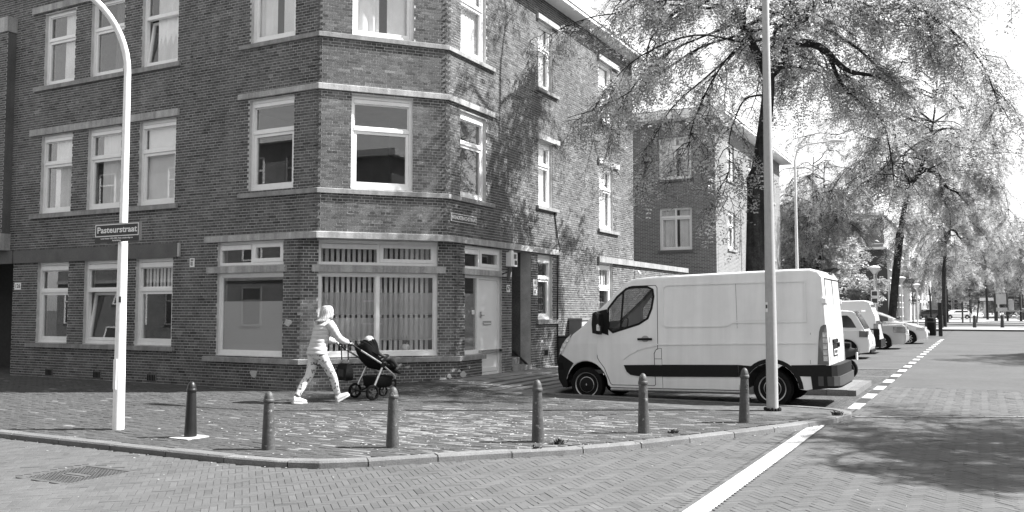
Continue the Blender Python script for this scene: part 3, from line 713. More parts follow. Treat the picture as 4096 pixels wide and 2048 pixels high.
# ---- small fittings
def vent(F, u0, u1, z0, z1):
    q = MB(); F.box(q, u0, u1, z0, z1, -.02, .006); v_ = q.build('air_vent', M['dark_stone'], house)
    for k in range(5):
        q = MB(); u = u0+.02+(u1-u0-.04)*k/5; F.box(q, u, u+.028, z0+.02, z1-.02, .006, .011); q.build('slot', M['gap'], v_)
for a, b in ((-19.92, -19.64), (-18.18, -17.9), (-16.37, -16.07)): vent(FL, a, b, .02, .19)
vent(FRt, 20.2, 20.45, .42, .60)
def plate(F, u, z, w, h, txt, sz, m='enamel', tm='sign_dark', name='number_plate', d=.012):
    q = MB(); F.box(q, u-w/2, u+w/2, z-h/2, z+h/2, .004, d); p_ = q.build(name, M[m], house)
    for k, (s_, dz) in enumerate(txt): text(s_, sz, M[tm], p_, face_mat(F.p(u, z+dz, d+.001), F.u, F.n), 'numeral', .0008)
    return p_
plate(FL, -21.09, 2.185, .25, .17, [('126', 0)], .14)
plate(FRt, 18.27, 2.10, .17, .17, [('67', 0)], .14)
plate(FRt, 19.68, 2.16, .21, .40, [('65', .115), ('t/m', 0), ('63', -.115)], .12)
pl_ = plate(FL, -15.03, 2.62, .14, .19, [], .08)
q = MB(); FL.box(q, -15.07, -14.99, 2.655, 2.695, .013, .0145); FL.box(q, -15.05, -15.01, 2.55, 2.64, .013, .0145); FL.box(q, -15.075, -15.06, 2.56, 2.64, .013, .0145); q.build('pictogram', M['cabinet'], pl_)
# street name plate on the side wall
q = MB(); FRt.box(q, 15.70, 16.74, 3.475, 3.645, .004, .03); sp = q.build('street_name_plate', M['sign_white'], house)
q = MB(); FRt.box(q, 15.712, 16.728, 3.486, 3.634, .03, .033); q.build('plate_field', M['sign_dark'], sp)
text('WENCKEBACHSTRAAT', .115, M['sign_white'], sp, face_mat(FRt.p(16.22, 3.56, .034), FRt.u, FRt.n), 'lettering', .0008, .86)
# alarm box and outdoor lamp
q = MB(); FRt.box(q, 18.16, 18.48, 2.62, 2.95, .004, .14); FRt.box(q, 18.30, 18.40, 2.95, 3.0, .004, .08); ab = q.build('alarm_box', M['enamel'], house)
q = MB(); FRt.box(q, 18.34, 18.46, 2.66, 2.76, .14, .145); [FRt.box(q, 18.30+.02*k, 18.31+.02*k, 2.80, 2.91, .14, .143) for k in range(7)]; q.build('alarm_grille', M['sign_dark'], ab)
q = MB(); a = FRt.p(17.90, 2.42, .02); q.bar(a, a+V3((.22, -.02, .06)), .03); b = a+V3((.24, -.02, .12)); q.tube([b+V3((0, 0, .02)), b+V3((0, -.10, -.26))], [.05, .035], 10); q.build('outdoor_lamp', M['grey_plastic'], house)
# black cable down the side wall
q = MB(); q.tube([FRt.p(20.83, 4.2, .02), FRt.p(20.85, 4.0, .02), FRt.p(20.97, 3.5, .025), FRt.p(21.0, 3.2, .09), FRt.p(20.99, 3.0, .03), FRt.p(20.98, 1.5, .02), FRt.p(20.98, .2, .02)], .018, 6); q.build('cable', M['cable'], house)
# ---- crumbling mortar patches at the foot of the corner
rp_ = random.Random(4)
for F, u, z in ((FCg, 3.1, .20), (FCg, 3.2, .33), (FCg, 2.95, .12), (FRt, 16.08, .30), (FRt, 16.25, .22), (FRt, 16.5, .36), (FCg, 2.2, .42), (FL, -13.2, .30), (FL, -12.3, 1.35), (FRt, 20.1, .8)):
    q = MB(); n_ = 9; s_ = rp_.uniform(.05, .11); P_ = [(u+s_*1.2*math.cos(k*6.28/n_)*rp_.uniform(.6, 1.2), z+s_*.8*math.sin(k*6.28/n_)*rp_.uniform(.6, 1.2)) for k in range(n_)]
    q.add([F.p(a, b, -.004) for a, b in P_]+[F.p(u+(a-u)*.8, z+(b-z)*.8, .006) for a, b in P_], [tuple(range(n_, 2*n_))]+[(k, (k+1) % n_, n_+(k+1) % n_, n_+k) for k in range(n_)]); q.build('mortar_patch', M['mortar'], house)
# ---- things standing in the windows
def vase(F, u, z, d):
    p = F.p(u, z, d); t = thing('flower_pot', 'round white flower pot with a small plant inside the striped shop window', 'flower pot', p)
    q = MB(); q.lathe([(.05, 0), (.085, .05), (.09, .09), (.07, .135), (.055, .14)], 16); q.build('pot', M['pot'], t, 60)
    q = MB()
    for k in range(9):
        a = k*.7; q.tube([(0, 0, .13), (.04*math.cos(a), .04*math.sin(a), .22), (.10*math.cos(a), .10*math.sin(a), .26+.02*(k % 3))], [.008, .016, .003], 4)
    q.build('leaves', M['leaf_pot'], t)
    q = MB(); [q.lathe([(.005, 0), (.028, .015), (.02, .04)], 7, (.05*math.cos(k*2), .05*math.sin(k*2), .28+.02*k)) for k in range(3)]; q.build('blossom', M['pot'], t, 60)
vase(FCg, 2.20, .745, -.21)
def clutter(u, z, lab, parts):
    t = thing('window_box', lab, 'box', FL.p(u, z, -.32), 0)
    for nme, m_, b in parts: q = MB(); q.box(*b); q.build(nme, M[m_], t)
clutter(-13.95, .75, 'pale carton with papers on the sill of the left shop window', [('carton', 'cabinet_light', (-.16, .16, -.05, .12, 0, .24)), ('papers', 'curtain', (-.13, .10, -.04, .08, .24, .30))])
bk0 = thing('book_row', 'leaning books and a white board standing on the left shop window sill', 'books', FL.p(-13.5, .75, -.24), 0)
for k, (x, h_, w_, m_, tl) in enumerate([(0, .34, .03, 'enamel', .35), (.12, .22, .04, 'dark_curtain', .1), (.18, .26, .035, 'cabinet', .05), (.24, .20, .03, 'black_plastic', 0), (.62, .30, .05, 'dark_curtain', 0), (.68, .26, .03, 'cabinet', .08)]):
    q = MB(); q.hexa([(x, 0, 0), (x+w_, 0, 0), (x+w_, .02, 0), (x, .02, 0), (x+tl*h_, 0, h_), (x+w_+tl*h_, 0, h_), (x+w_+tl*h_, .02, h_), (x+tl*h_, .02, h_)]); q.build('book', M[m_], bk0)
t = thing('ornament', 'flower ornament with white blossom behind the upper left window', 'ornament', FL.p(-19.62, 7.2, -.35))
q = MB(); q.lathe([(.06, 0), (.09, .1), (.05, .22), (.06, .26)], 12); q.build('vase', M['grey_plastic'], t, 60)
q = MB(); [q.lathe([(.01, 0), (.06, .03), (.05, .09), (.01, .11)], 8, (.07*math.cos(k*1.3), .05*math.sin(k*1.3), .30+.05*(k % 3))) for k in range(6)]; q.build('blossom', M['pot'], t, 60)

# ------------------------------------------------------------------ neighbour on the left with porch and brick pier
nb = thing('neighbour_house', 'dark brick neighbour house with deep black porch and projecting pier', 'house', (-25, 14, 0), world=True)
house_, house = house, nb
FN = FL
wall(FN, -32, -21.3, 3.1, EAVE, [(-26.6, -22.75, 7.1, 9.0), (-26.6, -22.75, 3.95, 5.9)], par=nb)
wall(FN, -32, -25.9, -.3, 3.1, [], par=nb)
wall(Fr((0, YL-.22), (1, 0), (0, -1)), -22.55, -21.5, 3.5, 8.62, [], par=nb, th=.2)
for F, a, b, z0, z1, t_, w_ in [x for x in BR]: pass
def emit_all(parent, name='brickwork'):
    rest = MB()
    for F, a, b, z0, z1, t_, w_ in BR: F.box(rest, a, b, z0, z1, -.012, random.gauss(0, .001), t_, False)
    o = rest.build(name, M['brick'], parent, recalc=False); o['kind'] = 'stuff'; BR.clear()
emit_all(nb)
q = MB()
for u in (-22.55, -21.5): FN.box(q, u-.004, u+.004, 3.5, 8.62, -.01, .21)
q.build('pier_side', M['brick'], nb)
stone('pier_cap', FN, -22.6, -21.46, 8.62, 9.0, .26); stone('pier_foot', FN, -22.6, -21.46, 3.08, 3.5, .26); stone('lintel', FN, -26.2, -21.27, 2.75, 3.075, .07, 'dark_stone')
q = MB(); q.box(-25.9, -21.2, YL+1.8, YL+1.9, -.2, 3.1); q.box(-26.0, -25.9, YL+.01, YL+1.8, -.2, 3.1); q.box(-21.3, -21.24, YL+.3, YL+1.8, -.2, 3.1); q.box(-25.9, -21.3, YL+.31, YL+1.9, 3.08, 3.14); q.build('porch', M['gable_dark'], nb)
win(FN, (-26.6, -22.75, 7.1, 9.0), inside=c_rpart, par=nb); win(FN, (-26.6, -22.75, 3.95, 5.9), inside=c_full, par=nb)
q = MB(); q.box(-32, -21.35, 26, 26.3, -.3, EAVE); q.box(-32.2, -32, YL, 26, -.3, EAVE); q.box(-32, -21.35, YL+.3, 26, EAVE, EAVE+.3); q.box(-32, -21.35, YL+3.5, YL+3.6, 3.2, EAVE); q.build('rear_wall', M['far_brick'], nb)
house = house_
# ------------------------------------------------------------------ garden wall and the second house
def brick_tex(name, v, mort):
    m = bpy.data.materials.new(name); m.use_nodes = True; t = m.node_tree; N = t.nodes; p = N['Principled BSDF']; p.inputs['Roughness'].default_value = .9
    g_ = N.new('ShaderNodeNewGeometry'); sx = N.new('ShaderNodeSeparateXYZ'); ad = N.new('ShaderNodeMath'); cb = N.new('ShaderNodeCombineXYZ'); b = N.new('ShaderNodeTexBrick')
    t.links.new(g_.outputs['Position'], sx.inputs[0]); t.links.new(sx.outputs[0], ad.inputs[0]); t.links.new(sx.outputs[1], ad.inputs[1]); t.links.new(ad.outputs[0], cb.inputs[0]); t.links.new(sx.outputs[2], cb.inputs[1]); t.links.new(cb.outputs[0], b.inputs[0])
    b.inputs['Scale'].default_value = 1; b.inputs['Brick Width'].default_value = .22; b.inputs['Row Height'].default_value = .06; b.inputs['Mortar Size'].default_value = .008
    b.inputs['Color1'].default_value = (v*.75,)*3+(1,); b.inputs['Color2'].default_value = (v*1.3,)*3+(1,); b.inputs['Mortar'].default_value = (mort,)*3+(1,)
    bp = N.new('ShaderNodeBump'); bp.inputs['Strength'].default_value = .5; bp.inputs['Distance'].default_value = .01; bp.invert = True
    t.links.new(b.outputs['Color'], p.inputs['Base Color']); t.links.new(b.outputs['Fac'], bp.inputs['Height']); t.links.new(bp.outputs[0], p.inputs['Normal']); M[name] = m
brick_tex('brick_tex', .12, .36)
gw = thing('garden_wall', 'brick garden wall with pale stone coping joining the corner house', 'wall', (XR, 27, 0), world=True)
house = gw
wall(FRt, 26.81, 32.5, -.3, 2.98, [], par=gw); wall(FRt, 32.5, 36.7, -.3, 2.55, [], par=gw); emit_all(gw)
for a, b in [(25.12, 27.2), (27.21, 29.0), (29.01, 30.8), (30.81, 32.55)]: stone('coping', FRt, a, b, 2.985, 3.15, .08, 'sill_stone', -.32 if a > 26 else -.05)
stone('coping', FRt, 32.56, 36.7, 2.56, 2.70, .08, 'sill_stone', -.32); stone('coping', FRt, 23.75, 25.11, 2.985, 3.15, .08, 'sill_stone', -.05)
q = MB(); q.tube([FRt.p(26.9, 2.83, .0), FRt.p(26.9, 2.83, .12), FRt.p(26.9, 2.74, .17)], [.02, .03, .05], 8); q.build('wall_lamp', M['enamel'], gw)
h2 = thing('second_house', 'brick house with white overhanging eaves beyond the garden wall', 'house', (-14, 40, 0), world=True)
house = h2; E2 = 9.8; Y2 = 36.9; F2a = Fr((0, Y2), (1, 0), (0, -1)); F2b = FRt
HA = [(-12.32, -10.87, 7.25, 9.1), (-12.32, -10.87, 4.17, 6.0)]; HB = [(38.9, 40.2, 7.4, 9.1), (38.9, 40.2, 4.3, 6.0), (43.0, 44.3, 7.4, 9.1), (43.0, 44.3, 4.3, 6.0), (47.0, 49.0, 7.4, 9.1), (47.0, 49.0, 4.3, 6.0), (43.0, 44.3, 1.2, 2.9), (47.0, 49.0, 1.2, 2.9), (39.1, 40.2, .2, 2.6)]
wall(F2a, -24, XR, -.3, E2, HA, mortar='brick_tex', par=h2); wall(F2b, Y2, 50.6, -.3, E2, HB, mortar='brick_tex', par=h2); BR.clear()
for h in HA:
    w_ = win(F2a, h, tr=.22, vent=False, inside=c_split, par=h2); q = MB(); F2a.box(q, -11.63, -11.56, h[2]+.07, h[3]-.06, -.17, -.07); q.build('mullion', M['white_paint'], w_)
    stone('sill', F2a, h[0]-.06, h[1]+.06, h[2]-.12, h[2]-.005, .05, 'dark_stone')
for h in HB: win(F2b, h, inside=c_full, par=h2); stone('sill', F2b, h[0]-.1, h[1]+.1, h[2]-.11, h[2]-.004, .06, 'sill_stone')
def eaves2(nm, dp, z0, z1):
    q = MB(); q.prism([(-24.5, Y2-dp), (XR+dp, Y2-dp), (XR+dp, 51.2), (-24.5, 51.2)], z0, z1); q.build(nm, M['white_paint'], h2)
eaves2('eaves', .62, E2, E2+.12); eaves2('fascia', .66, E2+.121, E2+.34)
q = MB(); q.prism([(-24, Y2+.3), (XR-.3, Y2+.3), (XR-.3, 50.6), (-24, 50.6)], E2+.345, E2+.6); q.build('roof', M['roof_felt'], h2)
q = MB(); q.box(-24, XR-.32, 50.4, 50.6, -.3, E2); q.box(-24, XR-.35, Y2+3, Y2+3.1, 0, E2); q.box(-24, -23.8, Y2+.3, 50.4, -.3, E2); q.box(-13.5, -13.4, Y2+3.1, 50.4, 0, E2); q.build('inner_wall', M['interior'], h2)
house = house_
# ------------------------------------------------------------------ bollards
def bollard(x, y, h, label, m='bollard', tilt=None, emblem=False, az=0.):
    tilt = random.uniform(-.014, .014) if tilt is None else tilt
    t = thing('bollard', label, 'bollard', (x, y, zg(x, y)-.01), az, 'iron bollards along the kerb'); t.rotation_euler = (0, tilt, az)
    q = MB(); k = h/.75; q.lathe([(.079, 0), (.078, .02), (.068, .28*k), (.060, .50*k), (.056, .60*k)], 24); q.build('post', M[m], t, 60)
    q = MB(); q.lathe([(.056, .60*k), (.063, .605*k), (.065, .625*k), (.062, .645*k), (.057, .65*k)], 24); q.build('collar', M[m], t, 60)
    q = MB(); z0 = .65*k; q.lathe([(.057, z0)] + [(.056*math.cos(a), z0+.095*k*math.sin(a)) for a in [R(d) for d in (15, 35, 55, 75, 89)]], 24); q.build('dome_cap', M[m], t, 60)
    if emblem:
        q = MB(); c = [(.0, .53, .02, .50), (.02, .50, -.02, .47), (-.02, .47, .03, .45), (.03, .45, -.01, .42), (.01, .50, .01, .41), (-.02, .52, .0, .49)]
        for a, b, c_, d in c:
            f = lambda s_, z_: (.061*math.sin(s_/.06+.5), -.063*math.cos(s_/.06+.5), z_*k)
            q.tube([f(a, b), f((a+c_)/2, (b+d)/2), f(c_, d)], .006, 5)
        q.build('emblem', M[m], t)
    return t
bollard(-8.9, 8.05, .72, 'glossy black bollard standing on a white square plate', 'bollard_black')
bollard(-7.34, 7.79, .68, 'worn grey bollard next to the black bollard at the kerb')
bollard(-6.16, 8.59, .72, 'worn grey bollard standing in front of the stroller')
bollard(-4.84, 9.78, .77, 'worn grey bollard on the light speckled clinkers in front of the van nose', az=.6)
bollard(-3.96, 11.14, .79, 'grey bollard with raised emblem in front of the van door', emblem=True)
bollard(-3.05, 12.84, .79, 'dark leaning bollard with raised emblem in front of the rear van wheel', tilt=.02, emblem=True, az=.3)
q = MB(); q.box(-.17, .17, -.17, .17, 0, .012); p_ = q.build('base_plate', M['line_white']); p_.location = (-8.89, 8.02, -.004); tag(p_, 'white square plate under the black bollard', 'plate')
# ------------------------------------------------------------------ lamp posts
mat('pole_white', .86, .4, .5, noise=[(2.5, .05), (20., .04)], wear=(30., .78, .4))
mat('shaded_white', .36, .45, .5, noise=[(2.5, .06), (20., .05)], streak=(20., .05))  # white paint darkened to grey, standing in for shade on the right post
lp = thing('street_lamp', 'white street lamp post with curved top carrying the blue street name sign', 'street lamp', (-10.35, 8.12, -.01))
lp['label'] = 'white street lamp post with curved top carrying the street name sign'
q = MB(); q.lathe([(.076, 0), (.074, .5), (.066, 1.6), (.0615, 2.5), (.0605, 2.53), (.054, 2.56), (.050, 3.6), (.044, 4.9)], 20); q.build('post', M['pole_white'], lp, 50)
q = MB(); c = [(0, -.95+.95*math.cos(R(a)), 4.9+.95*math.sin(R(a))) for a in range(0, 86, 8)]; c.append((0, -1.9, 5.98)); q.tube(c, [.044]*len(c), 14); q.build('arm', M['pole_white'], lp, 60)
q = MB(); q.tube([(0, -1.8, 5.97), (0, -1.95, 5.99), (0, -2.3, 6.0), (0, -2.5, 5.98)], [.05, .10, .13, .05], 12); q.build('luminaire', M['grey_plastic'], lp, 60)
q = MB(); q.box(-.030, .030, -.079, -.060, .55, .95); q.build('service_door', M['pole_white'], lp)
q = MB(); q.box(.02, .05, -.062, -.04, 1.72, 1.80); q.build('small_label', M['sign_dark'], lp)
sg = thing('street_sign', 'dark street name sign Pasteurstraat with white border on the white lamp post', 'street sign', (-10.35, 8.12-.075, 2.66))
q = MB(); q.box(-.445, .445, -.03, .015, -.125, .125); q.build('panel', M['sign_dark'], sg)
q = MB(); zt, zb = .118, -.052
for b in ((-.438, .438, zt-.012, zt), (-.438, .438, zb, zb+.012), (-.438, -.424, zb+.012, zt-.012), (.424, .438, zb+.012, zt-.012)): q.box(b[0], b[1], -.033, -.03, b[2], b[3])
q.build('border', M['sign_white'], sg)
text('Pasteurstraat', .118, M['sign_white'], sg, face_mat((0, -.0305, .036), (1, 0, 0), (0, -1, 0)), 'street_name', .0012, 1.28)
text('Louis Pasteur 1822-1895. Frans scheikundige en', .029, M['sign_white'], sg, face_mat((0, -.0305, -.077), (1, 0, 0), (0, -1, 0)), 'small_print', .0008, 1.15)
text('bacterioloog', .029, M['sign_white'], sg, face_mat((0, -.0305, -.107), (1, 0, 0), (0, -1, 0)), 'small_print', .0008, 1.15)
q = MB(); [q.box(-.07, .07, .015, .03, z-.015, z+.015) for z in (-.06, .06)]; q.build('clamp', M['steel'], sg)
l2 = thing('street_lamp', 'tall straight white lamp post greyed for shade in front of the van rear wheel', 'street lamp', (-3.02, 14.64, -.01))
q = MB(); q.lathe([(.094, 0), (.0925, .4), (.088, 1.5), (.075, 3.5), (.060, 6.0), (.050, 8.2)], 24); q.build('post', M['shaded_white'], l2, 60)
q = MB(); c = [(-.8+.8*math.cos(R(a)), 0, 8.2+.8*math.sin(R(a))) for a in range(0, 91, 10)]+[(-1.6, 0, 9.02)]; q.tube(c, .045, 12); q.build('arm', M['shaded_white'], l2, 60)
q = MB(); q.tube([(-1.5, 0, 9.0), (-1.7, 0, 9.03), (-2.2, 0, 9.03), (-2.35, 0, 9.0)], [.05, .11, .12, .05], 12); q.build('luminaire', M['grey_plastic'], l2, 60)
q = MB()
for k in range(14):
    a = k*2*math.pi/14; q.lathe([(.004, -.01), (.022, 0), (.026, .015), (.018, .035), (.004, .04)], 6, (.118*math.cos(a), .118*math.sin(a), .006*(k % 3)))
q.build('base_ring', M['black_plastic'], l2)
q = MB(); f = lambda a, r_=.0895: (r_*math.sin(a), -r_*math.cos(a))
vs = []
for a in (-.62, -.4, -.18, .0):
    x, y = f(a-.35); vs += [(x, y, 1.58), (x, y, 1.74)]
q.add(vs, [(2*k, 2*k+2, 2*k+3, 2*k+1) for k in range(3)]); st = q.build('sticker', M['sign_white'], l2)
q = MB(); vs = []
for a in (-.52, -.36, -.18, -.06):
    x, y = f(a-.35, .0905); vs += [(x, y, 1.64), (x, y, 1.70)]
q.add(vs, [(2*k, 2*k+2, 2*k+3, 2*k+1) for k in range(3)]); q.build('sticker_print', M['grey_plastic'], st)
# ------------------------------------------------------------------ cabinets
cb = thing('utility_cabinet', 'grey utility cabinet with pale front against the sunlit side wall', 'cabinet', (-9.62, 22.3, .15))
q = MB(); q.box(-.18, .18, -.6, .75, 0, 1.17); q.build('body', M['cabinet'], cb)
q = MB(); q.box(-.2, .22, -.63, .78, 1.17, 1.225); q.build('lid', M['cabinet'], cb)
for a, b in ((-.57, .07), (.08, .72)): q = MB(); q.box(.18, .195, a, b, .08, 1.13); q.build('cabinet_door', M['cabinet_light'], cb)
q = MB()
for k in range(5): q.tube([(.198, -.45+.1*k, .85), (.198, -.42+.1*k, 1.0), (.198, -.37+.1*k, .88)], .009, 4)
q.build('scrawl', M['sign_dark'], cb)
c2_ = thing('meter_box', 'low dark box beside the grey utility cabinet', 'box', (-9.64, 21.3, .15))
q = MB(); q.box(-.15, .15, -.3, .32, 0, .72); q.build('body', M['grey_plastic'], c2_); q = MB(); q.box(-.17, .17, -.32, .34, .72, .76); q.build('lid', M['black_plastic'], c2_)
# ------------------------------------------------------------------ weeds at the kerb
mat('weed', .10, .8, .2, noise=(8., .3))
def weed(x, y, r_, n, label):
    q = MB()
    for k in range(n):
        a = random.uniform(0, 6.28); l = random.uniform(.4, 1)*r_; b = Vector((x+random.gauss(0, r_*.25), y+random.gauss(0, r_*.25), -.01)); e = b+Vector((math.cos(a)*l*.7, math.sin(a)*l*.7, l*random.uniform(.3, .9)))
        s_ = Vector((-math.sin(a), math.cos(a), 0))*.008; q.add([b-s_, b+s_, (b+e)/2+s_*1.4+V3((0, 0, l*.15)), e, (b+e)/2-s_*1.4+V3((0, 0, l*.15))], [(0, 1, 2, 3, 4)])
    o = q.build('weed_tuft', M['weed']); tag(o, label, 'weeds')
weed(-4.55, 9.75, .13, 60, 'bushy weed tuft growing right beside the bollard at the van nose'); weed(-3.62, 11.3, .10, 40, 'small weed tuft at the foot of the emblem bollard by the van door'); weed(-2.0, 14.35, .13, 50, 'dark weed tuft at the rounded end of the pavement kerb'); weed(-4.62, 9.3, .08, 25, 'little weed tuft sprouting from the kerb joint'); weed(-9.9, 14.0+2.2, .1, 20, 'thin weed tuft at the foot of the house wall by the white door')
# ------------------------------------------------------------------ vehicles
def arc(cx, cz, r_, a0, a1, n): return [(cx+r_*math.cos(R(a0+(a1-a0)*k/n)), cz+r_*math.sin(R(a0+(a1-a0)*k/n))) for k in range(n+1)]
def clip(P, f):                                  # keep f(p) >= 0
    o = []
    for a, b in zip(P, P[1:]+P[:1]):
        fa, fb = f(a), f(b)
        if fa >= 0: o.append(a)
        if (fa >= 0) != (fb >= 0): t = fa/(fa-fb); o.append((a[0]+(b[0]-a[0])*t, a[1]+(b[1]-a[1])*t))
    return o
def inset(P, amt):
    """move each outline point inwards by amt(p); outline runs clockwise seen from -y (front bottom, up, back, down)"""
    o = []; n = len(P)
    for k, p in enumerate(P):
        a, b = Vector(P[k-1]), Vector(P[(k+1) % n]); d = (b-a); d.normalize(); o.append((p[0]+d.y*amt(p), p[1]-d.x*amt(p)))
    return o
def tess(mb, polys, fy):
    """fill an (x,z) polygon with holes, y from fy(x,z)"""
    T = tessellate_polygon([[Vector((x, z, 0)) for x, z in P] for P in polys]); pts = [p for P in polys for p in P]
    mb.add([(x, fy(x, z), z) for x, z in pts], T)
def wheel(par, x, y, z, r_, w, side, rim='steel', name='wheel', style='steel'):
    """side=-1: outer face towards -y"""
    q = MB(); h = w/2; q.lathe([(r_*.70, -h*.9), (r_*.80, -h), (r_*.95, -h*.95), (r_, -h*.65), (r_, h*.65), (r_*.95, h*.95), (r_*.80, h), (r_*.70, h*.9)], 36, (x, y, z), 'y'); ty = q.build(name, M['rubber'], par, 40)
    q = MB(); o = y+side*h; s_ = -side
    pr = [(r_*.70, o+s_*.012), (r_*.71, o-s_*.004), (r_*.66, o+s_*.004), (r_*.62, o+s_*.045), (r_*.50, o+s_*.03), (r_*.46, o+s_*.012), (r_*.40, o+s_*.006)] 
    q.lathe([(a, b-y) for a, b in pr], 36, (x, y, z), 'y'); rm = q.build('rim', M[rim], ty, 40)
    if style == 'steel':
        q = MB(); q.lathe([(r_*.42, o-y+s_*.012), (r_*.41, o-y-s_*.004), (r_*.30, o-y-s_*.012), (.002, o-y-s_*.014)], 30, (x, y, z), 'y'); hc = q.build('hub_cap', M['black_plastic'], ty, 40)
        q = MB(); e = o-s_*.016; q.add([(x-.016, e, z), (x, e, z-.026), (x+.016, e, z), (x, e, z+.026)], [(0, 1, 2, 3)]); q.build('hub_emblem', M['chrome'], ty)
        for k in range(14):
            a = k*2*math.pi/14; q = MB(); q.lathe([(r_*.045, o-y+s_*.022), (r_*.045, o-y+s_*.018)], 8, (x+r_*.56*math.cos(a), y, z+r_*.56*math.sin(a)), 'y'); q.build('rim_hole', M['gap'], ty)
    else:
        q = MB()
        for k in range(10):
            a = k*2*math.pi/10; q.bar((x+r_*.12*math.cos(a), o+s_*.0, z+r_*.12*math.sin(a)), (x+r_*.62*math.cos(a), o+s_*.004, z+r_*.62*math.sin(a)), r_*.10, .02, (0, 1, 0))
        q.lathe([(r_*.15, o-y+s_*.01), (r_*.14, o-y-s_*.012), (.002, o-y-s_*.014)], 16, (x, y, z), 'y'); q.build('spokes', M[rim], ty)
        q = MB(); q.lathe([(r_*.62, o-y+s_*.05), (.002, o-y+s_*.05)], 24, (x, y, z), 'y'); q.build('rim_shade', M['gap'], ty)
    return ty
van = thing('delivery_van', 'white panel delivery van with black bumpers parked nose to the house', 'van', (-6.765, 15.75, -.172)); van.rotation_euler = (0, -.0205, 0)
VW = 2.0
FRONT = [(-.52, .25), (-.63, .33), (-.68, .50), (-.68, .70), (-.62, .90)]; HOOD = [(-.56, 1.02), (-.46, 1.17), (-.32, 1.31), (-.12, 1.44), (.0, 1.54)]; SHIELD = [(.25, 1.75), (.52, 1.985), (.70, 2.16), (.85, 2.29)]
ROOF = [(.94, 2.335), (1.06, 2.36), (1.35, 2.375), (2.75, 2.395), (3.9, 2.41), (4.22, 2.405), (4.36, 2.36), (4.43, 2.26)]; REAR = [(4.455, 1.84), (4.475, 1.4), (4.49, .75), (4.49, .36)]
BOT = [(4.1, .32)] + arc(3.52, .32, .46, 2, 178, 12) + [(3.0, .30), (.52, .30)] + arc(0, .32, .47, 4, 170, 12) + [(-.47, .27)]
OUT = FRONT+HOOD+SHIELD+ROOF+REAR+BOT
nF, nH, nS, nR, nB = len(FRONT), len(HOOD), len(SHIELD), len(ROOF), len(REAR)
def yin(x, z): return .085*max(0, z-1.12)/1.28 + .21*max(0, .26-x)/.95*(1 if x < .26 else 0)
upper = lambda p: 1.0 if (p[1] > .86 or p[0] < -.48 or p[0] > 4.2) and p[1] > .24 else .0
lay = [(0.0, .055), (.008, .030), (.03, .010), (.075, 0.)]
def ring(ybase, ins, far=False, bulge=0.):
    r_ = inset(OUT, lambda p: ins*upper(p)); o = []
    for (x, z), (x0, z0) in zip(r_, OUT):
        y = yin(x0, z0)*(1-min(1, max(0, (ybase-.075)/.5))) + ybase; b = bulge*max(0, min(1, (.9-x0)/.9))*max(0, min(1, (z0-.2)/.3))
        o.append((x-b, VW-y if far else y, z))
    return o
rings = [ring(a, i) for a, i in lay] + [ring(.5, 0, bulge=.09), ring(.5, 0, True, .09)] + [ring(a, i, True) for a, i in lay[::-1]]
body = MB(); dark = MB(); shield = MB(); bump = MB(); N_ = len(OUT)
for k in range(len(rings)-1):
    for i in range(N_):
        j = (i+1) % N_; f = [rings[k][i], rings[k][j], rings[k+1][j], rings[k+1][i]]
        tgt = body
        if i >= nF+nH+nS+nR+nB-1 or i == N_-1: tgt = dark
        elif i < nF-1: tgt = bump
        elif nF+nH-1 <= i < nF+nH+nS-1 and 3 <= k <= len(rings)-5: tgt = shield
        tgt.add(f, [(0, 1, 2, 3)])
DW = [(.50, 1.42), (.51, 1.79), (.69, 2.0), (.87, 2.145), (.98, 2.165), (1.28, 2.165), (1.37, 2.12), (1.385, 2.0), (1.345, 1.78), (1.27, 1.60), (1.10, 1.50), (.58, 1.35)]
base = inset(OUT, lambda p: .055*upper(p))
lo = lambda P: clip(P, lambda p: 1.12-p[1]); hi = lambda P: clip(P, lambda p: p[1]-1.12); fw_ = lambda P: clip(P, lambda p: .26-p[0]); bk = lambda P: clip(P, lambda p: p[0]-.26)
for far in (0, 1):
    fy = (lambda x, z: yin(x, z)) if not far else (lambda x, z: VW-yin(x, z))
    tess(body, [lo(fw_(base))], fy); tess(body, [lo(bk(base))], fy); tess(body, [hi(fw_(base))], fy); tess(body, [hi(bk(base)), DW], fy)
body.build('body', M['van_white'], van, 35); dark.build('underbody', M['black_plastic'], van); shield.build('windscreen', M['car_glass'], van, 35)
sy = lambda x, z, d=0.: yin(x, z)-d
FB = [(-.55, .26), (-.44, .28), (-.46, .45), (-.40, .60), (-.29, .74), (-.60, .915), (-.655, .80), (-.672, .62), (-.655, .42)]
for far in (0, 1):
    a = MB(); ff = (lambda x, z: sy(x, z, .006)) if not far else (lambda x, z: VW-sy(x, z, .006)); tess(a, [FB], ff); bump.add(a.v, a.f)
bmp = bump.build('front_bumper', M['black_plastic'], van, 40)
q = MB(); tess(q, [[(-.665, .60), (-.52, .61), (-.55, .74), (-.655, .75)]], lambda x, z: sy(x, z, .009)); q.build('fog_lamp_grille', M['gap'], bmp)
def overlay(name, P, m, off=.004, par=van, fill=True, far=False):
    q = MB(); ff = (lambda x, z: sy(x, z, off)) if not far else (lambda x, z: VW-sy(x, z, off)); tess(q, [P], ff); return q.build(name, M[m], par)
def groove(name, P, w=.010, m='gap', par=van, closed=False, off=.0015, th=.002):
    q = MB(); P = P+[P[0]] if closed else P
    for a, b in zip(P, P[1:]): q.hexa(_strip(a, b, w, off, th))
    return q.build(name, M[m], par)
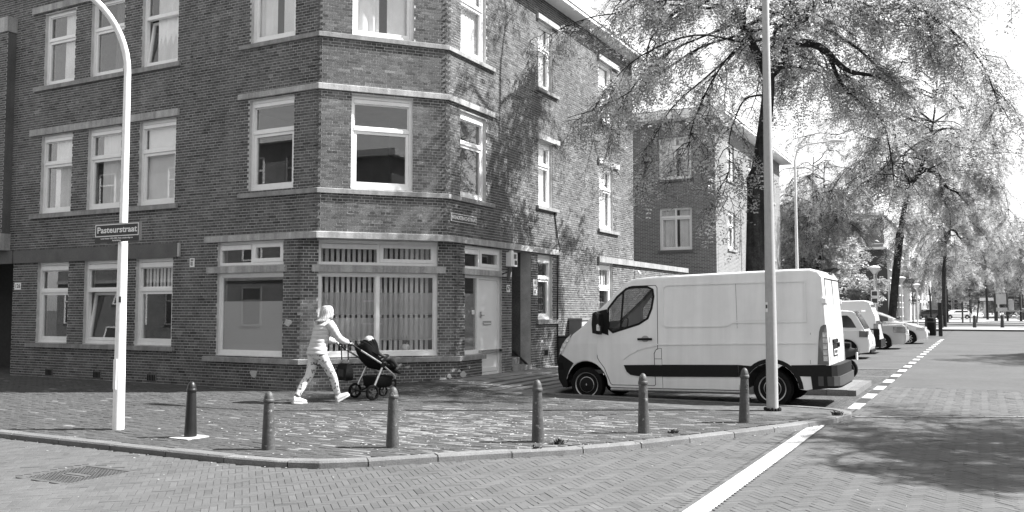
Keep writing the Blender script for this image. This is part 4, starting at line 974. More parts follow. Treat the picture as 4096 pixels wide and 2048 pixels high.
def _strip(a, b, w, off, th):
    d = Vector((b[0]-a[0], b[1]-a[1])); d.normalize(); n_ = Vector((-d.y, d.x))*w/2; e = d*w*.3; o = []
    for yy in (off-th, off):
        for p, s_ in ((a, 1), (b, 1), (b, -1), (a, -1)):
            ee = -e if p is a else e; x, z = p[0]+n_.x*s_+ee.x, p[1]+n_.y*s_+ee.y; o.append((x, sy(p[0], p[1])-yy, z))
    return o
# door: gaps, window trim, glass, handle
dr = groove('door', [(.26, 1.36), (.26, .86), (.30, .79), (.40, .66), (.52, .37), (.56, .345), (1.39, .345), (1.41, .37), (1.40, .83), (1.40, .94), (1.43, 1.0), (1.47, 1.03), (1.475, 1.12), (1.47, 2.16), (1.44, 2.205), (.98, 2.205), (.90, 2.19)], .011)
def ringpoly(P, k, c): return [(c[0]+(x-c[0])*k, c[1]+(z-c[1])*k) for x, z in P]
q = MB(); cc = (.97, 1.78); o1, o2 = inset(DW, lambda p: -.035), inset(DW, lambda p: .008); nD = len(DW)
q.add([(x, sy(x, z, .004), z) for x, z in o1]+[(x, sy(x, z, .0035), z) for x, z in o2], [(k, (k+1) % nD, nD+(k+1) % nD, nD+k) for k in range(nD)])
q.hexa(_strip((.74, 1.39), (.80, 2.08), .03, .006, .02)); q.build('window_trim', M['black_plastic'], dr)
q = MB(); tess(q, [DW], lambda x, z: sy(x, z, -.012)); q.build('door_glass', M['car_glass'], dr)
q = MB(); tess(q, [DW], lambda x, z: VW-sy(x, z, -.012)); q.build('far_door_glass', M['car_glass'], van)
q = MB(); q.box(1.09, 1.37, -.035, -.012, 1.185, 1.225); q.box(1.10, 1.13, -.015, .01, 1.19, 1.22); q.box(1.33, 1.36, -.015, .01, 1.19, 1.22); q.build('door_handle', M['black_plastic'], dr)
q = MB(); P = [(1.23+.075*math.cos(a), 1.21+.06*math.sin(a)) for a in [k*.4 for k in range(16)]]; tess(q, [P], lambda x, z: sy(x, z, .0012)); q.build('handle_recess_shade', M['shaded_white'], dr)  # flat grey oval, shade of the handle hollow put into its colour
groove('fuel_flap', [(1.40, .84), (1.54, .84), (1.545, 1.03), (1.50, 1.035), (1.43, 1.0), (1.40, .93)], .008, closed=True)
groove('panel_joint', [(1.545, .84), (1.55, .31)], .006); groove('panel_joint', [(2.955, .31), (2.95, 1.42), (2.935, 2.2)], .005); groove('panel_joint', [(4.18, .77), (4.20, 1.3)], .005)
# pressed lines
rr = lambda x0, x1, z0, z1, r_: arc(x1-r_, z1-r_, r_, 90, 0, 4)+arc(x1-r_, z0+r_, r_, 0, -90, 4)+arc(x0+r_, z0+r_, r_, -90, -180, 4)+arc(x0+r_, z1-r_, r_, 180, 90, 4)
PAN = [(4.13, 2.19), (4.13, 1.49)] + [(2.86, 1.49), (2.80, 1.45), (2.74, 1.43)] + arc(1.68, 1.53, .10, -90, -180, 4) + arc(1.68, 2.10, .10, 180, 90, 4)
groove('pressed_panel', PAN, .024, 'van_white', closed=True, off=.018, th=.03); groove('pressed_panel', [(2.86, 1.525), (4.09, 1.525)], .010, 'van_white', off=.006, th=.02)
groove('pressed_line', [(1.48, 1.105), (2.94, 1.115), (4.28, 1.125)], .022, 'van_white', off=.018, th=.03); groove('pressed_line', [(.80, .84), (.92, .92), (1.08, 1.0), (1.25, 1.05), (1.46, 1.09)], .02, 'van_white', off=.014, th=.03)
# rub strips, rear corner
for n_, P in (('rub_strip', [(.80, .715), (.86, .60), (.93, .545), (1.06, .525), (1.40, .52), (1.40, .725)]), ('rub_strip', [(1.408, .52), (1.545, .52), (1.545, .727), (1.408, .726)]), ('rub_strip', [(1.553, .52), (2.95, .535), (2.945, .737), (1.553, .728)]), ('rub_strip', [(2.96, .535), (3.12, .54), (3.20, .72), (2.956, .738)])):
    q = MB(); nP = len(P); q.add([(x, sy(x, z, .018), z) for x, z in inset(P, lambda p: .006)]+[(x, sy(x, z, -.002), z) for x, z in P], [tuple(range(nP))]+[(k, (k+1) % nP, nP+(k+1) % nP, nP+k) for k in range(nP)]); q.build(n_, M['black_plastic'], van)
ARC = arc(3.52, .32, .47, 4, 176, 12)
overlay('arch_lip', arc(3.52, .32, .535, 2, 178, 16)+arc(3.52, .32, .462, 178, 2, 16), 'black_plastic', .006); groove('arch_lip', arc(0, .32, .49, 2, 130, 12), .012, 'van_white', off=.012, th=.02)
overlay('rear_strip', [(3.86, .745), (3.90, .56), (4.18, .555), (4.20, .33), (4.45, .36), (4.44, .755)], 'black_plastic', .008)
q = MB(); q.tube([(.52, .03, .26), (2.98, .03, .26)], .035, 10); q.build('side_step', M['steel'], van, 60)
q = MB(); pts = [(4.30, -.012), (4.52, .0), (4.60, .10), (4.63, .30), (4.63, 1.7), (4.60, 1.9), (4.52, 2.0), (4.30, 2.012)]; q.prism(pts, .36, .745); rb = q.build('rear_bumper', M['black_plastic'], van, 30)
q = MB(); pts2 = [(x+.035 if x > 4.4 else x, y) for x, y in pts]; q.prism(pts2, .40, .56); q.build('bumper_step', M['grey_plastic'], rb, 30)
# rear lamps, doors, plate
for far in (0, 1):
    q = MB(); L_ = [(4.30, .76), (4.325, 1.10), (4.345, 1.32), (4.37, 1.40), (4.42, 1.435), (4.462, 1.435), (4.478, 1.1), (4.484, .76)]
    ff = (lambda y: y) if not far else (lambda y: VW-y); nL = len(L_)
    q.add([(x, ff(sy(x, z, .012)), z) for x, z in L_] + [(x, ff(sy(x, z, -.03)), z) for x, z in L_], [tuple(range(nL))]+[(k, (k+1) % nL, nL+(k+1) % nL, nL+k) for k in range(nL)])
    lm = q.build('rear_lamp', M['lamp_red'], van)
    q = MB(); 
    for k in range(5): z = .82+k*.10; q.add([(4.40, ff(sy(4.4, z, .0135)), z), (4.47, ff(sy(4.47, z, .0135)), z), (4.47, ff(sy(4.47, z, .0135)), z+.085), (4.40, ff(sy(4.4, z, .0135)), z+.085)], [(0, 1, 2, 3)])
    q.build('lamp_segment', M['lamp_clear'], lm)
RX = lambda z: 4.455+(1.84-z)*.0327+.004
def rearbox(nm, y0, y1, z0, z1, d, m, par=van):
    q = MB(); q.hexa([(RX(z0)-.01, y0, z0), (RX(z0)-.01, y1, z0), (RX(z1)-.01, y1, z1), (RX(z1)-.01, y0, z1), (RX(z0)+d, y0, z0), (RX(z0)+d, y1, z0), (RX(z1)+d, y1, z1), (RX(z1)+d, y0, z1)]); return q.build(nm, M[m], par)
rearbox('door_joint', .995, 1.007, .75, 2.22, .001, 'gap'); rearbox('door_joint', .16, 1.84, 2.225, 2.235, .001, 'gap'); rearbox('door_joint', .155, .165, .75, 2.23, .001, 'gap'); rearbox('door_joint', 1.835, 1.845, .75, 2.23, .001, 'gap')
rearbox('pressed_panel', .28, .90, 1.56, 1.575, .006, 'van_white'); rearbox('pressed_panel', 1.1, 1.72, 1.56, 1.575, .006, 'van_white')
np_ = rearbox('plate_holder', .52, .98, .88, 1.10, .012, 'black_plastic'); rearbox('number_plate', .54, .96, .90, 1.0, .016, 'plate', np_); rearbox('plate_lamp', .50, 1.0, 1.11, 1.17, .03, 'black_plastic', np_)
q = MB()
for k in range(6): y = .575+k*.06; x = RX(.95)+.018; q.hexa([(x-.003, y, .92), (x-.003, y+.038, .92), (x-.003, y+.038, .98), (x-.003, y, .98), (x, y, .92), (x, y+.038, .92), (x, y+.038, .98), (x, y, .98)])
q.build('plate_mark', M['sign_dark'], np_)
rearbox('rear_handle', 1.02, 1.20, 1.02, 1.10, .03, 'black_plastic'); rearbox('hinge', .10, .20, 1.80, 1.88, .02, 'van_white'); rearbox('hinge', .10, .20, 1.15, 1.23, .02, 'van_white'); rearbox('hinge', 1.80, 1.90, 1.80, 1.88, .02, 'van_white')
q = MB(); q.box(4.40, 4.47, .025, .12, 1.80, 1.885); q.build('door_catch', M['enamel'], van)
q = MB(); q.hexa([(4.26, 1.15, 2.40), (4.40, 1.15, 2.37), (4.40, 1.7, 2.37), (4.26, 1.7, 2.40), (4.28, 1.15, 2.425), (4.50, 1.15, 2.45), (4.50, 1.7, 2.45), (4.28, 1.7, 2.425)]); q.build('roof_spoiler', M['black_plastic'], van)
# headlamp
HLp = [(-.625, .90), (-.60, 1.0), (-.545, 1.11), (-.45, 1.22), (-.33, 1.315), (-.40, 1.17), (-.50, 1.02), (-.585, .925)]
for far in (0, 1):
    a = overlay('headlamp', HLp, 'lamp_clear', .012, far=bool(far))
    q = MB()
    for z, x in ((1.0, -.565), (1.09, -.50), (1.18, -.43)):
        yy = sy(x, z, .014); q.lathe([(.032, -.003), (.024, .003), (.002, .0)], 10, (x, yy if not far else VW-yy, z), 'y')
    q.build('reflector', M['chrome'], a)
# mirror
for far in (0, 1):
    s_ = (lambda y: y) if not far else (lambda y: VW-y)
    q = MB(); tess(q, [[(.27, 1.36), (.50, 1.28), (.495, 1.40), (.47, 1.78), (.27, 1.74)]], lambda x, z: s_(sy(x, z, .008)))
    q.loft([[(x_, s_(y_), z_) for x_, y_, z_ in [(.26+i_, y, 1.33+i_), (.39-i_, y, 1.30+i_), (.415-i_, y, 1.45), (.40-i_, y, 1.68-i_), (.33, y, 1.735-i_), (.27+i_, y, 1.70-i_), (.25+i_, y, 1.5)]] for y, i_ in ((-.04, .03), (-.06, .0), (-.22, .0), (-.25, .03))])
    mi = q.build('wing_mirror', M['black_plastic'], van, 40)
    q = MB(); P = [(.36, 1.38), (.40, 1.37), (.405, 1.46), (.385, 1.50), (.36, 1.48)]; q.add([(x, s_(-.255), z) for x, z in P]+[(x+.012, s_(-.2), z) for x, z in P], [(0, 1, 2, 3, 4)]+[(k, (k+1) % 5, 5+(k+1) % 5, 5+k) for k in range(5)]); q.build('indicator', M['lamp_clear'], mi)
# cab inside
q = MB(); q.box(.0, 1.5, .08, 1.92, .55, .62); q.box(1.50, 1.54, .1, 1.9, .5, 2.3); q.box(.0, .52, .22, 1.78, 1.25, 1.42); q.build('cab_floor', M['grey_plastic'], van)
for y in (.28, 1.10, 1.52):
    q = MB(); q.box(.78, 1.28, y, y+.42, .85, 1.05); q.hexa([(1.16, y, 1.02), (1.30, y, 1.02), (1.30, y+.42, 1.02), (1.16, y+.42, 1.02), (1.30, y+.04, 1.66), (1.40, y+.04, 1.66), (1.40, y+.38, 1.66), (1.30, y+.38, 1.66)]); q.box(1.33, 1.41, y+.1, y+.32, 1.70, 1.86); q.build('seat', M['grey_plastic'], van)
q = MB(); q.tube([(.62+.13*math.sin(a)*.5, .50+.19*math.cos(a), 1.42+.19*math.sin(a)) for a in [k*.35 for k in range(19)]], .014, 6); q.bar((.45, .5, 1.30), (.62, .5, 1.42), .05); q.build('steering_wheel', M['black_plastic'], van)
for x, y, sd_ in ((0, .17, -1), (3.515, .17, -1), (0, 1.83, 1), (3.515, 1.83, 1)): wheel(van, x, y, .335, .335, .22, sd_)

# ---- parked cars
def box_car(name, label, cat, loc, rotz, L_, W_, outline, glass, paint, cabin, front, wheels, rw, group, lamps, extra=None, tilt=None):
    """outline: lower body (x,z); cabin: list of (x,z) of the greenhouse; x runs 0 (road end) to -L"""
    t = thing(name, label, cat, loc, rotz, group)
    n = len(outline); ins = [(0, .06), (.02, .02), (.08, 0)]
    rs = []
    for y, i_ in ins + [(W_-y_, k_) for y_, k_ in ins[::-1]]:
        P = inset(outline, lambda p: i_ if p[1] > .3 else 0); rs.append([(x, y+.12*max(0, abs(x+L_/2)/(L_/2)-.72)*(1 if y < W_/2 else -1)*2, z) for x, z in P])
    q = MB()
    for a, b in zip(rs, rs[1:]):
        for k in range(n): q.add([a[k], a[(k+1) % n], b[(k+1) % n], b[k]], [(0, 1, 2, 3)])
    for r_ in (rs[0], rs[-1]):
        T = tessellate_polygon([[Vector((p[0], p[2], 0)) for p in r_]]); q.add(r_, T)
    q.build('body', M[paint], t, 35)
    q = MB(); m_ = len(cabin); zb = min(p[1] for p in cabin); zt = max(p[1] for p in cabin); cr = []
    iny = lambda z: .06+.16*(z-zb)/(zt-zb)
    for side in (0, 1):
        cr.append([(x, iny(z) if not side else W_-iny(z), z) for x, z in cabin])
    mid = [[(x, .30 if k == 0 else W_-.30, z+.025*(z-zb)/(zt-zb)) for x, z in cabin] for k in (0, 1)]
    seq = [cr[0], mid[0], mid[1], cr[1]]
    for a, b in zip(seq, seq[1:]):
        for k in range(m_): q.add([a[k], a[(k+1) % m_], b[(k+1) % m_], b[k]], [(0, 1, 2, 3)])
    for r_ in cr: q.add(r_, tessellate_polygon([[Vector((p[0], p[2], 0)) for p in r_]]))
    q.build('cabin', M[paint], t, 30)
    for P in glass:                                   # side windows
        q = MB(); tess(q, [P], lambda x, z: iny(z)-.006); q.build('side_window', M['dark_glass_solid'], t)
        q = MB(); tess(q, [P], lambda x, z: W_-iny(z)+.006); q.build('side_window', M['dark_glass_solid'], t)
    for (xa, za), (xb, zb_), nm in front:             # windscreen / rear window as sloping panes
        dx, dz = xb-xa, zb_-za; l = math.hypot(dx, dz); nx, nz = dz/l, -dx/l
        if nx*(1 if xa > -L_/2 else -1) < 0: nx, nz = -nx, -nz
        e = .012; q = MB(); q.add([(xa+nx*e, .20, za+nz*e), (xa+nx*e, W_-.20, za+nz*e), (xb+nx*e, W_-.28, zb_+nz*e), (xb+nx*e, .28, zb_+nz*e)], [(0, 1, 2, 3)]); q.build(nm, M['dark_glass_solid'], t)
    for x in wheels:
        for y, sd_ in ((.10, -1), (W_-.10, 1)):
            wheel(t, x, y, rw, rw, .2, sd_, 'alu', style='spoke')
            q = MB(); P = arc(x, rw, rw*1.18, 0, 180, 12)+[(x-rw*1.18, rw*.55), (x+rw*1.18, rw*.55)]; e = -.004 if sd_ < 0 else W_+.004
            xx = abs(x+L_/2)/(L_/2); e += (.24*max(0, xx-.72)*(1 if sd_ < 0 else -1)); tess(q, [P], lambda a, b: e); q.build('wheel_arch', M['gap'], t)
    for nm, m_, b in lamps: q = MB(); q.box(*b); q.build(nm, M[m_], t)
    if tilt: t.rotation_euler = (0, tilt, rotz)
    return t
mat('dark_glass_solid', .03, .06, .6, coat=.6)
GC = 'cars parked side by side along the street'
ZP = zpark(-4.5)
def mk(*a, **k): return box_car(*a, **k)
mk('parked_car', 'bright white hatchback with slanting rear window parked beyond the scooter', 'car', (-3.38, 32.5, ZP), 0, 4.2, 1.78,
    [(-4.15, .28), (-4.2, .55), (-4.1, .80), (-3.2, 1.0), (-.28, 1.06), (-.12, .98), (-.02, .70), (0, .45), (-.06, .26), (-.5, .20), (-3.8, .2)],
    [[(-2.9, 1.09), (-2.35, 1.50), (-.75, 1.52), (-.62, 1.40), (-.45, 1.10)]], 'car_white', [(-3.3, 1.0), (-2.45, 1.60), (-1.6, 1.70), (-.62, 1.66), (-.50, 1.60), (-.18, 1.0)],
    [((-.19, 1.06), (-.46, 1.56), 'rear_window')], [-3.4, -.78], .32, GC, [('rear_lamp', 'lamp_red', (-.36, -.075, .02, .42, .78, .99)), ('rear_lamp', 'lamp_red', (-.36, -.075, 1.36, 1.76, .78, .99)), ('number_plate', 'plate', (-.06, .014, .62, 1.16, .55, .68)), ('rear_spoiler', 'car_white', (-.72, -.30, .28, 1.5, 1.655, 1.71)), ('bumper_insert', 'black_plastic', (-.3, .006, .2, 1.58, .24, .34))])
mk('parked_van', 'white small delivery van with upright rear door between the hatchback and the silver car', 'van', (-3.52, 36.5, ZP), 0, 4.4, 1.85,
    [(-4.3, .28), (-4.4, .55), (-4.3, .85), (-3.4, 1.08), (-.05, 1.12), (.0, .80), (.06, .55), (.06, .34), (-.02, .26), (-.5, .22), (-3.9, .22)],
    [[(-3.2, 1.15), (-2.75, 1.62), (-2.3, 1.64), (-2.25, 1.15)]], 'car_white', [(-3.5, 1.05), (-2.75, 1.85), (-2.2, 2.02), (-.5, 2.06), (-.32, 2.0), (-.12, 1.5), (-.05, 1.05)],
    [((-.06, 1.15), (-.28, 1.92), 'rear_window')], [-3.6, -.85], .33, GC, [('rear_lamp', 'lamp_red', (-.15, .01, .01, .12, .85, 1.18)), ('rear_lamp', 'lamp_red', (-.15, .01, 1.73, 1.84, .85, 1.18)), ('corner_guard', 'black_plastic', (-.30, .05, -.005, .09, .55, .98)), ('rear_bumper', 'black_plastic', (-.35, .10, .02, 1.83, .28, .58)), ('number_plate', 'plate', (.0, .03, .66, 1.20, .72, .84))])
mk('parked_car', 'silver saloon with its boot towards the road beside the white front facing car', 'car', (-2.82, 40.9, ZP), 0, 4.5, 1.80,
    [(-4.45, .28), (-4.5, .55), (-4.4, .78), (-3.3, .98), (-1.15, 1.06), (-.15, 1.10), (-.08, 1.04), (-.04, .80), (0, .62), (-.02, .40), (-.15, .26), (-.6, .22), (-4.0, .22)],
    [[(-3.0, 1.06), (-2.4, 1.40), (-1.6, 1.42), (-1.05, 1.12)]], 'car_silver', [(-3.4, .98), (-2.5, 1.44), (-2.1, 1.47), (-1.5, 1.46), (-.75, 1.04)],
    [((-.80, 1.07), (-1.42, 1.42), 'rear_window')], [-3.5, -.98], .33, GC, [('rear_lamp', 'lamp_red', (-.52, -.03, .0, .30, .74, .98)), ('rear_lamp', 'lamp_red', (-.52, -.03, 1.50, 1.80, .74, .98)), ('number_plate', 'plate', (-.06, .01, .64, 1.16, .72, .84)), ('boot_lip', 'car_silver', (-.22, -.05, .2, 1.6, 1.09, 1.13)), ('fuel_flap', 'car_silver', (-1.35, -1.15, -.004, .02, .80, .98))])
mk('parked_car', 'white car parked with its bonnet and headlamps towards the road', 'car', (-2.33, 47.5, ZP), 0, 4.4, 1.80,
    [(-4.35, .28), (-4.4, .60), (-4.3, .95), (-3.0, 1.10), (-1.40, 1.12), (-.75, 1.02), (-.25, .86), (-.04, .68), (0, .45), (-.05, .28), (-.5, .20), (-3.9, .22)],
    [[(-3.6, 1.14), (-3.3, 1.52), (-2.55, 1.55), (-1.85, 1.35), (-1.5, 1.14)]], 'car_white', [(-4.2, 1.0), (-3.8, 1.58), (-3.1, 1.66), (-2.45, 1.62), (-1.9, 1.42), (-1.15, 1.06)],
    [((-1.22, 1.10), (-2.35, 1.60), 'windscreen')], [-3.55, -.88], .33, GC, [('headlamp', 'lamp_clear', (-.50, -.12, .03, .30, .70, .85)), ('headlamp', 'lamp_clear', (-.50, -.12, 1.50, 1.77, .70, .85)), ('grille', 'black_plastic', (-.1, .012, .45, 1.35, .42, .54)), ('chrome_strip', 'chrome', (-.16, .018, .12, .60, .34, .38)), ('number_plate', 'plate', (-.05, .02, .64, 1.16, .56, .66)), ('wing_mirror', 'car_white', (-1.75, -1.55, -.16, .06, 1.16, 1.30))])
# far cars beyond the playground square
for (x, y, lab, paint, k) in ((-4.9, 150, 'dark estate car parked behind the young tree at the square', 'car_dark', 1.0), (-1.2, 156, 'white car parked beside the dark estate car at the square', 'car_white', .95), (-7.0, 160, 'white high roofed car half hidden behind the dark estate car', 'car_white', 1.12)):
    t = mk('far_car', lab, 'car', (x, y, .06), R(28), 4.6, 1.8, [(-4.5, .28), (-4.6, .6), (-4.5, .9), (-3.4, 1.0), (-.3, 1.02), (-.05, .8), (0, .45), (-.1, .25), (-4.2, .25)], [[(-3.2, 1.05), (-2.6, 1.38), (-.8, 1.38), (-.5, 1.08)]], paint, [(-3.6, 1.0), (-2.7, 1.46), (-.8, 1.48), (-.25, 1.0)], [((-.28, 1.05), (-.75, 1.42), 'rear_window')], [-3.7, -.9], .32, 'cars parked at the far square', [('lamp', 'lamp_red', (-.2, .01, .05, .3, .75, .95))])
    t.scale = (k, k, k)
# scooter behind the van
sc = thing('scooter', 'dark motor scooter with white plate parked behind the delivery van', 'scooter', (-2.68, 22.9, zpark(-2.7)), 0)
wheel(sc, -.25, 0, .25, .25, .12, -1, 'steel'); wheel(sc, -1.5, 0, .25, .25, .12, -1, 'steel')
q = MB(); q.loft([[(x, y*w, z+dz*h) for y, dz in ((-1, -.6), (-1, .3), (-.5, 1), (.5, 1), (1, .3), (1, -.6))] for x, w, z, h in ((-.02, .07, .66, .08), (-.25, .14, .62, .16), (-.7, .17, .60, .20), (-1.0, .12, .42, .14))]); q.build('tail', M['grey_plastic'], sc, 40)
q = MB(); q.loft([[(x, y*.13, z+dz*.06) for y, dz in ((-1, -1), (-1, .6), (0, 1), (1, .6), (1, -1))] for x, z in ((-.15, .84), (-.5, .86), (-.9, .82))]); q.build('saddle', M['black_plastic'], sc, 40)
q = MB(); q.tube([(-1.5, 0, .25), (-1.40, 0, .6), (-1.22, 0, 1.05)], .035, 8); q.tube([(-1.22, -.3, 1.06), (-1.22, .3, 1.06)], .02, 8); q.box(-1.42, -1.3, -.2, .2, .4, .95); q.box(-1.35, -.8, -.14, .14, .26, .34); q.build('front_shield', M['grey_plastic'], sc)
q = MB(); q.box(-.03, .0, -.10, .10, .48, .66); q.build('number_plate', M['plate'], sc); q = MB(); q.box(-.04, .02, -.06, .06, .70, .76); q.build('rear_lamp', M['lamp_red'], sc)
# ------------------------------------------------------------------ woman with stroller
def ell(c, rx, ry, n=24, dx=0., power=2.0, tilt=0.):
    o = []
    for k in range(n):
        a = 2*math.pi*k/n; x = rx*math.copysign(abs(math.cos(a))**(2/power), math.cos(a)); y = ry*math.copysign(abs(math.sin(a))**(2/power), math.sin(a)); o.append((c[0]+x, c[1]+y, c[2]+x*tilt))
    return o
def interp(keys, t):
    for (t0, *a), (t1, *b) in zip(keys, keys[1:]):
        if t <= t1: f = (t-t0)/(t1-t0); f = f*f*(3-2*f); return [p+(q_-p)*f for p, q_ in zip(a, b)]
    return list(keys[-1][1:])
def spline(pts, n):
    out = []; P = [Vector(p) for p in pts]; P = [P[0]*2-P[1]]+P+[P[-1]*2-P[-2]]
    for i in range(1, len(P)-2):
        for k in range(n):
            t = k/n; a, b, c, d = P[i-1:i+3]; out.append(.5*((2*b)+(c-a)*t+(2*a-5*b+4*c-d)*t*t+(3*b-a-3*c+d)*t**3))
    out.append(P[-2]); return out
def remesh(o, v, sm=3):
    m = o.modifiers.new('remesh', 'REMESH'); m.mode = 'VOXEL'; m.voxel_size = v; m.use_smooth_shade = True
    if sm: s_ = o.modifiers.new('smooth', 'SMOOTH'); s_.iterations = sm; s_.factor = .5
HEAD_ANG = math.atan2(.939, .342); WPOS = Vector((-10.206, 11.995, 0))
wm = thing('person', 'person with pale bobbed hair in white quilted jacket pushing a black stroller', 'person', WPOS, HEAD_ANG)
LEG = {-1: [(0, -.09, .88), (.03, -.095, .80), (.22, -.095, .50), (.285, -.09, .36), (.355, -.085, .135)], 1: [(0, .09, .88), (-.02, .09, .80), (-.10, .09, .48), (-.20, .09, .34), (-.335, .085, .135)]}
HND = {-1: (.53, -.20, 1.005), 1: (.53, .20, 1.005)}
ARM = {s: [(.11, s*.17, 1.375), (.16, s*.215, 1.29), (.26, s*.245, 1.13), (.37, s*.225, 1.065), (.475, s*.205, 1.035)] for s in (-1, 1)}
b = MB()
b.loft([ell((x, 0, z), rx, ry) for z, x, rx, ry in ((.80, .0, .10, .14), (.88, 0, .12, .165), (.98, .02, .115, .15), (1.10, .05, .105, .135), (1.24, .09, .115, .155), (1.34, .11, .10, .165), (1.40, .13, .065, .10))])
b.loft([ell((x, 0, z), rx, ry, 16) for z, x, rx, ry in ((1.36, .125, .055, .06), (1.44, .15, .05, .052), (1.50, .18, .05, .052))])
b.loft([ell((x, 0, z), rx, ry, 20, tilt=-.12) for z, x, rx, ry in ((1.435, .225, .035, .035), (1.455, .22, .06, .05), (1.49, .215, .078, .062), (1.54, .205, .092, .072), (1.59, .20, .094, .075), (1.63, .195, .082, .066), (1.655, .19, .05, .04), (1.662, .19, .01, .01))])
b.loft([ell((x, 0, z), r_, r_*.8, 8) for z, x, r_ in ((1.505, .305, .010), (1.515, .310, .014), (1.54, .300, .010), (1.565, .29, .006))])   # nose
for s in (-1, 1):
    b.lathe([(.003, -.02), (.016, -.012), (.018, .01), (.003, .02)], 8, (.20, s*.074, 1.545))                                            # ear
    b.tube(spline(LEG[s], 4), [interp([(0, .085), (.3, .08), (.55, .055), (.75, .052), (1, .036)], k/16)[0] for k in range(17)], 12)
    b.tube(spline(ARM[s], 4), [interp([(0, .055), (.3, .048), (.55, .040), (.8, .034), (1, .027)], k/16)[0] for k in range(17)], 10)
    w_ = Vector(ARM[s][-1]); h = Vector(HND[s])
    b.loft([[tuple(w_+(h-w_)*t+Vector((0, y*wd, z*th))) for y, z in ((-1, -.6), (-1, .6), (-.4, 1), (.4, 1), (1, .6), (1, -.6), (.4, -1), (-.4, -1))] for t, wd, th in ((-.2, .026, .020), (.3, .034, .017), (.8, .040, .015), (1.05, .040, .013))])
    for k, (dy, ln) in enumerate(((-.030, .86), (-.010, 1.0), (.010, .96), (.030, .78))):            # four fingers curled over the bar
        p = h+Vector((.0, dy, .004)); b.tube(spline([p+Vector((-.01, 0, .006)), p+Vector((.026*ln, 0, .012)), p+Vector((.046*ln, 0, -.006)), p+Vector((.040*ln, 0, -.030*ln)), p+Vector((.018, 0, -.038*ln))], 3), [.0095]*10+[.008, .0075, .006], 8)
    p = h+Vector((-.035, -s*.036, -.004)); b.tube(spline([p, p+Vector((.015, -s*.022, -.016)), p+Vector((.040, -s*.024, -.034)), p+Vector((.058, -s*.018, -.038))], 3), [.012]*4+[.010]*3+[.008]*3, 8)   # thumb under the bar
body_ = b.build('body', M['skin'], wm); remesh(body_, .0075, 2)
for s in (-1, 1):
    q = MB(); q.lathe([(.002, -.006), (.008, -.003), (.0085, .002), (.002, .006)], 8, (.291, s*.030, 1.555)); q.build('eye', M['sign_dark'], wm)
q = MB(); q.tube([(.290, -.022, 1.478), (.301, 0, 1.476), (.290, .022, 1.478)], .005, 6); q.build('mouth', M['cabinet'], wm)
# trousers: slim, cropped above the ankle
q = MB()
q.loft([ell((x, 0, z), rx, ry, 24, power=2.3) for z, x, rx, ry in ((.76, .0, .105, .150), (.82, -.005, .130, .172), (.88, -.01, .138, .180), (.96, .0, .130, .172), (1.0, .01, .122, .165))])
for s in (-1, 1):
    P_ = spline([(0, s*.085, .90)]+LEG[s][1:], 8); n_ = len(P_)
    q.tube(P_, [interp([(0, .105), (.2, .108), (.45, .080), (.55, .074), (.75, .067), (1, .055)], k/(n_-1))[0]+.0012*math.sin(k*2.1+s) for k in range(n_)], 16)
tr_ = q.build('trousers', M['trousers'], wm); remesh(tr_, .011, 2)
# quilted jacket: every baffle of the loft is a puffed ring
def torso(z): return interp([(.835, -.012, .155, .205), (.90, -.005, .150, .200), (1.02, .02, .135, .178), (1.14, .055, .132, .178), (1.26, .09, .135, .192), (1.33, .105, .122, .192), (1.375, .12, .095, .16), (1.41, .135, .070, .095), (1.455, .15, .066, .072)], z)
q = MB(); rings_ = []
for k in range(96):
    z = .835+(1.455-.835)*k/95; x, rx, ry = torso(z); pf = .010*abs(math.sin((z-.835)/.068*math.pi))**.6; rings_.append(ell((x, 0, z), rx+pf, ry+pf, 36, power=2.25))
q.loft(rings_); jk = q.build('jacket', M['jacket'], wm, 180)
for s in (-1, 1):
    q = MB(); P_ = spline(ARM[s], 16); n_ = len(P_); L_ = 0; rad = []
    for k in range(n_):
        if k: L_ += (P_[k]-P_[k-1]).length
        rad.append(interp([(0, .082), (.2, .078), (.5, .062), (.75, .055), (.93, .046), (1, .036)], k/(n_-1))[0]+.006*abs(math.sin(L_/.07*math.pi))**.6)
    q.tube(P_, rad, 18); q.build('sleeve', M['jacket'], jk, 180)
q = MB(); q.lathe([(.082, 0), (.088, .012), (.086, .03), (.080, .042), (.07, .046)], 24, (.142, 0, 1.405)); q.build('collar', M['jacket'], jk, 180)
# shoes
def shoe(s, ank, pitch):
    t_ = MB(); so_ = MB(); c, sn = math.cos(pitch), math.sin(pitch)
    f = lambda x, y, z: (ank[0]+x*c-z*sn, ank[1]+y, ank[2]+x*sn+z*c)
    st = [(-.075, .030, .075), (-.065, .036, .105), (-.02, .038, .115), (.03, .040, .095), (.08, .043, .072), (.13, .044, .060), (.17, .036, .050), (.19, .018, .040)]
    t_.loft([[f(x, y*w_, -.125+.022+(z*(h_-.0))) for y, z in ((-1, 0), (-1, .45), (-.7, .85), (-.25, 1), (.25, 1), (.7, .85), (1, .45), (1, 0))] for x, w_, h_ in st])
    so_.loft([[f(x, y*(w_+.005), -.125+z) for y, z in ((-1, 0), (-1, .026), (1, .026), (1, 0))] for x, w_, h_ in [(-.085, .022, 0), (-.07, .036, 0)]+st[2:-1]+[(.20, .016, 0)]])
    a = t_.build('shoe', M['shoe'], wm, 180); sm_ = a.modifiers.new('round', 'SUBSURF'); sm_.levels = sm_.render_levels = 2; so_.build('sole', M['jacket'], a, 40)
    l = MB()
    for k in range(4): x = .045+k*.022; l.tube([f(x, -.028, -.125+.085-.006*k), f(x+.006, 0, -.125+.099-.010*k), f(x, .028, -.125+.085-.006*k)], .004, 5)
    l.build('laces', M['cabinet_light'], a)
shoe(-1, (.365, -.085, .135), R(24)); shoe(1, (-.33, .085, .128), R(-6))
